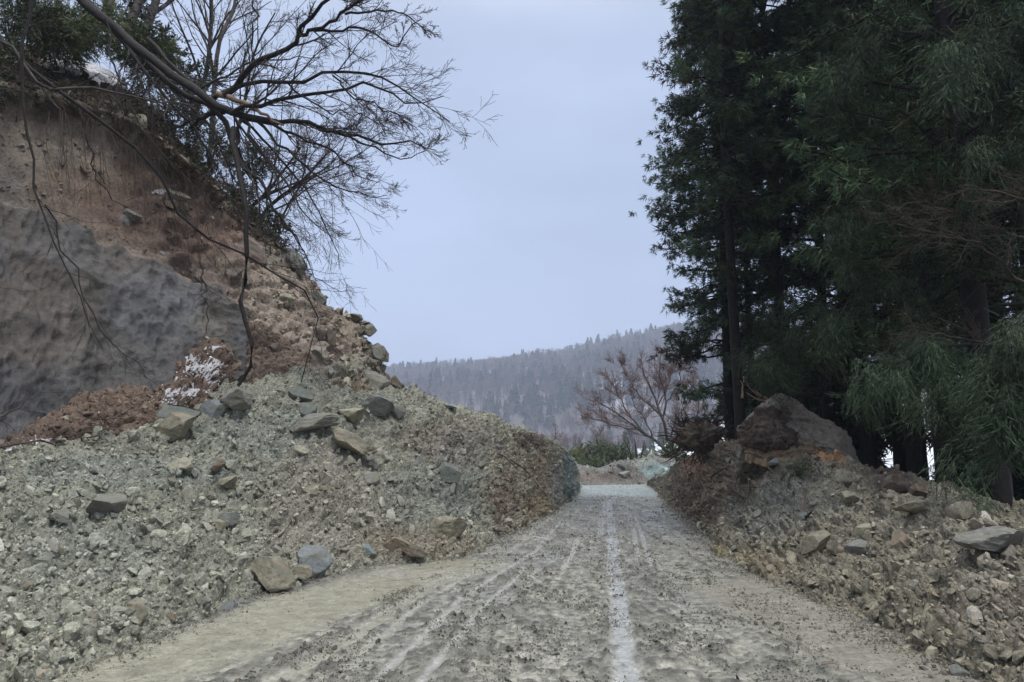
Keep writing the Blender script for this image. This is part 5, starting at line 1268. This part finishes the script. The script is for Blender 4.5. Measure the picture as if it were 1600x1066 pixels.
# single countable stones
stone_mesh = []
for k in range(12):
    V, Fc = rock_verts(3, 700 + k, 13, (.35, .8), .12); stone_mesh.append({c_: None for c_ in ROCKS}); stone_mesh[-1]['V'] = V; stone_mesh[-1]['F'] = Fc
def smesh(k, c_):
    d = stone_mesh[k]
    if d[c_] is None: d[c_] = np_mesh('stone', d['V'] * np.array([1, .8, .8]), d['F'], ROCKS[c_], smooth=False)
    return d[c_]
NICE = {'grey': 'grey', 'blue': 'blue grey', 'tan': 'tan', 'cream': 'pale cream', 'slate': 'muddy grey', 'orange': 'rusty orange', 'brown': 'dark brown', 'dark': 'dark green'}
ANCH = [('upright tan boulder of the left crest', 274, 672), ('flat topped slab', 484, 662), ('stacked dark stones', 472, 622), ('peaked grey boulder', 592, 636), ('blue grey boulder by the road', 478, 876), ('olive brown boulder by the road', 424, 896),
 ('teal and white rock', 570, 872), ('orange brown slab', 622, 848), ('violet grey boulder', 356, 815), ('grey block of the left bank', 160, 790), ('dark rounded stone', 98, 806), ('cream stone high on the bank', 286, 730), ('orange topped stone', 340, 728),
 ('orange stone near the bank foot', 152, 958), ('slate blue slab stone', 272, 948), ('round stone at the mud edge', 376, 943), ('tan angular stone', 488, 766), ('green grey block stone', 580, 748), ('brown cut of the left bank', 820, 770), ('broad tan boulder', 700, 822),
 ('left edge of the photograph', 0, 880), ('dark lump of the left bank', 700, 735), ('round cream boulder', 1352, 830), ('smooth grey boulder', 1340, 858), ('orange stained boulder', 1412, 842), ('wide pale slab', 1340, 778), ('broad grey brown boulder', 1560, 842),
 ('mud covered corner boulder', 1570, 1035), ('orange soil', 1230, 715), ('twisted roots', 1140, 770), ('tan boulder of the right bank', 1282, 850), ('right edge of the photograph', 1600, 930), ('capping boulder of the spur', 468, 412), ('skyline ledge of the spur', 570, 490),
 ('block of the spur skyline', 588, 520), ('large green grey block', 590, 608), ('cream block in the scar', 455, 470), ('greenish stone in the red face', 496, 545), ('road bend', 1030, 780), ('right bank foot', 1240, 905)]
PEND = []
def label_stones():
    from collections import defaultdict
    g = defaultdict(list)
    for o, c_, r_ in PEND:
        u, v = proj(np.array(o.location)[None]); u, v = float(u[0]), float(v[0])
        nm, au, av = min(ANCH, key=lambda a: (a[1] - u) ** 2 + (a[2] - v) ** 2); dx, dy = u - au, v - av; d = math.hypot(dx, dy)
        dr_ = ('touching' if d < 14 else ('right of' if dx > 0 else 'left of') if abs(dx) > 2.2 * abs(dy) else ('below' if dy > 0 else 'above') if abs(dy) > 2.2 * abs(dx) else ('lower ' if dy > 0 else 'upper ') + ('right of' if dx > 0 else 'left of'))
        px = r_ * 2 * F / o.location.y; sz = 'small' if px < 13 else 'medium' if px < 18 else 'large'
        g[(sz, c_, dr_, nm)].append((d, o))
    for (sz, c_, dr_, nm), l in g.items():
        l.sort(key=lambda t: t[0])
        for k, (d, o) in enumerate(l):
            pre = '' if len(l) == 1 else ('nearest ', 'second nearest ', 'third nearest ', 'fourth nearest ', 'fifth nearest ')[min(k, 4)]
            o['label'] = f'{pre}{sz} {NICE[c_]} stone {dr_} the {nm}'
def single_stones(n, box, tags, cols, where, grp, smin, smax, seed):
    rs = np.random.default_rng(seed); seen = 0
    SU = [s for s in SURF if s[0] in tags][0]; pu, pv = SU[2], SU[3]
    ok = np.where((pu > box[0]) & (pu < box[2]) & (pv > box[1]) & (pv < box[3]) & (SU[1][:, 1] > 4))[0]
    for i in rs.choice(ok, n):
        c_ = cols[rs.integers(0, len(cols))]; p = SU[1][i]; nn_ = SU[4][i]
        px = smin * (1 - rs.random() * (1 - (smin / smax) ** 2)) ** -.5; r_ = px / F * p[1] / 2
        o = link('stone', smesh(rs.integers(0, 12), c_), loc=p + nn_ * r_ * .3, label=NICE[c_] + ' stone ' + where, cat='stone', group=grp)
        PEND.append((o, c_, r_)); o.scale = (r_ * rs.uniform(.9, 1.3), r_ * rs.uniform(.8, 1.1), r_ * rs.uniform(.7, 1.1)); o.rotation_euler = rs.uniform(0, 6.28, 3)
single_stones(70, (0, 730, 420, 960), ('left',), ['slate', 'slate', 'grey', 'tan', 'tan', 'cream'], 'half sunk in the near part of the left bank', 'stones in the near part of the left bank', 11, 26, 1)
single_stones(60, (420, 670, 800, 860), ('left',), ['slate', 'tan', 'grey', 'tan', 'dark'], 'half sunk in the far part of the left bank', 'stones in the far part of the left bank', 9, 22, 2)
single_stones(26, (0, 930, 420, 1040), ('left',), ['slate', 'blue', 'grey', 'cream', 'tan'], 'lying along the foot of the left bank', 'stones along the foot of the left bank', 12, 26, 3)
single_stones(70, (1150, 760, 1600, 1040), ('right',), ['slate', 'tan', 'tan', 'brown', 'cream'], 'among the clods of the right bank', 'stones among the clods of the right bank', 11, 28, 4)
single_stones(20, (1050, 730, 1200, 860), ('right',), ['brown', 'slate'], 'on the dark end of the right bank near the bend', 'stones on the dark end of the right bank', 9, 16, 5)
single_stones(34, (430, 440, 690, 640), ('cliff',), ['slate', 'tan', 'grey', 'brown'], 'bedded in the rocky spur', 'stones bedded in the rocky spur', 10, 30, 6)

label_stones()
# huge boulder on the right bank crest
def hull_rock(name, pts, mat_or, loc, cuts=5, nz_=.05, seed=0, parent=None, **kw):
    bm = bmesh.new()
    for p in pts: bm.verts.new(Vector(p))
    r_ = bmesh.ops.convex_hull(bm, input=bm.verts)
    bmesh.ops.delete(bm, geom=[g for g in r_['geom_interior'] if isinstance(g, bmesh.types.BMVert)], context='VERTS')
    bmesh.ops.triangulate(bm, faces=bm.faces)
    for _ in range(cuts): bmesh.ops.subdivide_edges(bm, edges=bm.edges, cuts=1, use_grid_fill=True)
    bm.verts.ensure_lookup_table()
    V = np.array([v.co[:] for v in bm.verts]); bm.normal_update(); Nv = np.array([v.normal[:] for v in bm.verts])
    f1, f2, cw = worley(V / .45 + seed)
    h = nz_ * 1.6 * fbm(V * 1.6 + seed, 5) + nz_ * .7 * fbm(V * 6 + seed, 3, ridged=True) + nz_ * .8 * (cw - .5) * (f2 - f1 > .06)
    V = V + Nv * h[:, None]
    Fc = np.array([[v.index for v in f.verts] for f in bm.faces]); bm.free()
    return link(name, np_mesh(name, V, Fc, mat_or, smooth=False), parent, loc=loc, **kw)
c0 = PX(1245, 720, 16.5)
def rel(u, v, Y_): return PX(u, v, Y_) - c0
hull_rock('huge_boulder', [rel(1155, 668, 16), rel(1160, 700, 15.8), rel(1200, 628, 16.2), rel(1218, 617, 16.4), rel(1240, 626, 16.8), rel(1240, 690, 15.7), rel(1300, 700, 15.6), rel(1345, 740, 16), rel(1320, 678, 16.6), rel(1150, 740, 16.2), rel(1340, 780, 16.4),
    rel(1180, 650, 18.2), rel(1230, 625, 18.2), rel(1330, 700, 18.6), rel(1160, 740, 18.5), rel(1340, 760, 18.5)], rock_mat('huge_boulder_rock', (.17, .155, .135), (.09, .075, .062), scale=1.8, mud=.5, mudc=(.18, .16, .13)), c0, 5, .08, 3, label='huge peaked grey brown boulder on the crest of the right bank before the cedars', cat='boulder')
hull_rock('orange_soil_block', [PX(1160, 690, 15.7) - c0, PX(1165, 722, 15.5) - c0, PX(1225, 692, 15.8) - c0, PX(1300, 712, 15.6) - c0, PX(1290, 735, 15.5) - c0, PX(1230, 732, 15.4) - c0, PX(1200, 700, 16.3) - c0, PX(1300, 720, 16.3) - c0],
    rock_mat('orange_soil', (.20, .145, .09), (.12, .10, .07), scale=4, mud=.3, mudc=(.22, .12, .065)), c0, 5, .12, 5, label='band of orange and yellow soil below the huge boulder', cat='soil')

hull_rock('dark_soil_clod', [rel(1160, 665, 15.8), rel(1158, 690, 15.6), rel(1195, 640, 16.05), rel(1225, 640, 16.1), rel(1240, 665, 15.9), rel(1250, 700, 15.6), rel(1200, 702, 15.55), rel(1235, 690, 15.5), rel(1160, 690, 16.6), rel(1245, 690, 16.6), rel(1215, 640, 16.7)],
    rock_mat('dark_soil', (.062, .043, .034), (.035, .026, .021), scale=5, mud=.1, mudc=(.08, .065, .05)), c0, 5, .10, 9, label='dark brown soil clinging to the front of the huge boulder', cat='soil')
# root ball
rg = np.random.default_rng(120)
rb = PX(1094, 684, 21.6); e = empty('root_ball', rb, label='torn up dark root ball left of the black cedar trunk', cat='root ball')
V, Fc = rock_verts(4, 55, 6, (.8, .95), .25); V = V * (1 + .35 * fbm(V * 2.3 + 4, 3))[:, None] * np.array([.85, .5, .5])
link('soil', np_mesh('soil', V, Fc, ROCKS['brown'], smooth=False), e)
n_ = 190; d = rg.normal(size=(n_, 3)); d[:, 1] -= .3; d /= np.linalg.norm(d, axis=1)[:, None]
PP = np.zeros((n_, 6, 3)); PP[:, 0] = d * np.array([.72, .4, .42]); cur = d + rg.normal(size=(n_, 3)) * .5; cur /= np.linalg.norm(cur, axis=1)[:, None]; Ls = rg.uniform(.3, 1.0, n_)
for s in range(1, 6):
    cur = cur + rg.normal(size=cur.shape) * .25; cur /= np.linalg.norm(cur, axis=1)[:, None]; PP[:, s] = PP[:, s - 1] + cur * (Ls / 5)[:, None]
RR = rg.uniform(.006, .022, (n_, 1)) * np.linspace(1, .3, 6); tw = twigs(PP, RR, [dict(k=3, n=4, lenf=.5, ang=(.3, .9), wob=.2)], rg, .003)[0]
V, f = joinm([tubes(PP, RR, 4), tubes(*tw, 3)]); link('root_tangle', np_mesh('root_tangle', V, f, M_ROOT), e, kind='stuff')

# splintered stub, sticks and roots on the banks
e = empty('splintered_stub', PX(1170, 620, 17), label='pale freshly splintered wood sticking up behind the huge boulder', cat='broken wood')
for pts in ([(1200, 625), (1185, 618), (1172, 607), (1166, 598)], [(1198, 628), (1180, 622), (1165, 613)], [(1160, 622), (1161, 605), (1157, 594)], [(1195, 622), (1183, 612), (1176, 608)]):
    limb(e, 'splinter', [(u, v, 16.8) for u, v in pts], .035, .006, M_WOOD, sides=5, wob=.008, n=8)
limb(e, 'stub', [(1215, 640, 17), (1200, 628, 16.9), (1188, 618, 16.8)], .07, .05, M_BARK, sides=8, wob=.01, n=8)
def stick(label, pts, r0, mat, tags, cat='stick', lift=.06, lv=None, name='fallen_branch'):
    W_ = []
    for (u, v, l) in pts:
        p, nn_ = pick(u, v, tags); W_.append(p + nn_ * .03 + np.array([0, -.5 * l, l]))
    e = empty(name, W_[0], label=label, cat=cat); P_ = resample(W_, 10); r = rad(r0, r0 * .4, 10)
    V, f = tubes(P_[None], r[None], 6); link('stem', np_mesh('stem', V - W_[0], f, mat), e)
    tw = twigs(P_[None], r[None], [dict(k=4, n=5, lenf=.3, ang=(.3, .9), bias=(0, -.1, .2), wob=.15, rf=.5)], rg, .004)[0]
    V, f = tubes(*tw, 4); link('twig_spray', np_mesh('twig_spray', V - W_[0], f, mat), e, kind='stuff')
rt = ('right',); lt = ('left',)
stick('dark twisted root arching out of the right bank', [(1112, 742, 0), (1128, 748, .25), (1145, 765, .3), (1160, 785, .1)], .035, M_ROOT, rt)
stick('dark forked root sloping down the right bank', [(1135, 765, .1), (1150, 785, .25), (1165, 790, .1)], .035, M_ROOT, rt)
stick('thick dark root crossing behind the twisted one on the right bank', [(1150, 750, .2), (1165, 770, .3), (1172, 792, 0)], .03, M_ROOT, rt)
stick('reddish stick lying low on the right bank near the road', [(1070, 800, 0), (1095, 797, .05), (1125, 800, .03)], .018, M_TWIGR, rt)
stick('second reddish stick just below the first on the right bank', [(1085, 806, .02), (1110, 806, .04), (1140, 802, .0)], .015, M_TWIGR, rt)
stick('pale stick at the dark end of the right bank', [(1042, 785, 0), (1060, 776, .06), (1080, 773, .03)], .022, M_BARKP, rt)
stick('small pale upright stick in the middle of the right bank', [(1254, 800, 0), (1257, 790, .1), (1260, 782, .2)], .014, M_WOOD, rt)
stick('short dark stick on the right bank below the orange soil', [(1258, 808, .02), (1268, 800, .05), (1278, 790, .03)], .02, M_BARK, rt)
stick('pale stick leaning on the brown cut of the left bank', [(780, 714, .05), (795, 722, .08), (812, 736, .05)], .02, M_BARKP, lt)
stick('thin pale root running down the brown cut of the left bank', [(800, 716, .02), (822, 735, .05), (845, 760, .03), (858, 775, .02)], .02, M_BARKP, lt)
stick('pale twig lying at the foot of the brown cut', [(775, 828, 0), (790, 830, .04), (800, 836, .02)], .02, M_BARKP, lt)
stick('thin stick beside the white stones at the lower right of the road', [(1285, 1040, .01), (1300, 1042, .02), (1312, 1044, .01)], .006, M_WOOD, ('road',))
# green tuft on the bank below the orange soil
p, _ = pick(1240, 738, rt); shrub('small green cedar sprig lying below the orange soil', p + np.array([0, -.1, .08]), .22, .12, 60, 350, TM_NEAR, (.05, .065, .03), name='cedar_sprig', cat='foliage', sc=.5)

# ------------------------------------------------------------------ haze
def haze():
    bm = bmesh.new(); bmesh.ops.create_cube(bm, size=1)
    me = bpy.data.meshes.new('haze'); bm.to_mesh(me); bm.free()
    m = bpy.data.materials.new('haze'); m.use_nodes = True; nt = m.node_tree
    for n in list(nt.nodes): nt.nodes.remove(n)
    o = nt.nodes.new('ShaderNodeOutputMaterial'); v = nt.nodes.new('ShaderNodeVolumePrincipled')
    v.inputs['Color'].default_value = (.76, .84, .98, 1); v.inputs['Density'].default_value = .00060; v.inputs['Anisotropy'].default_value = .1
    nt.links.new(v.outputs[0], o.inputs['Volume']); me.materials.append(m)
    ob = link('haze', me, kind='stuff', label='thin cold haze filling the valley', cat='haze')
    lo = np.array([-1100., -90, -8]); hi = np.array([1200., 1300, 230]); ob.location = (lo + hi) / 2; ob.scale = hi - lo
haze()
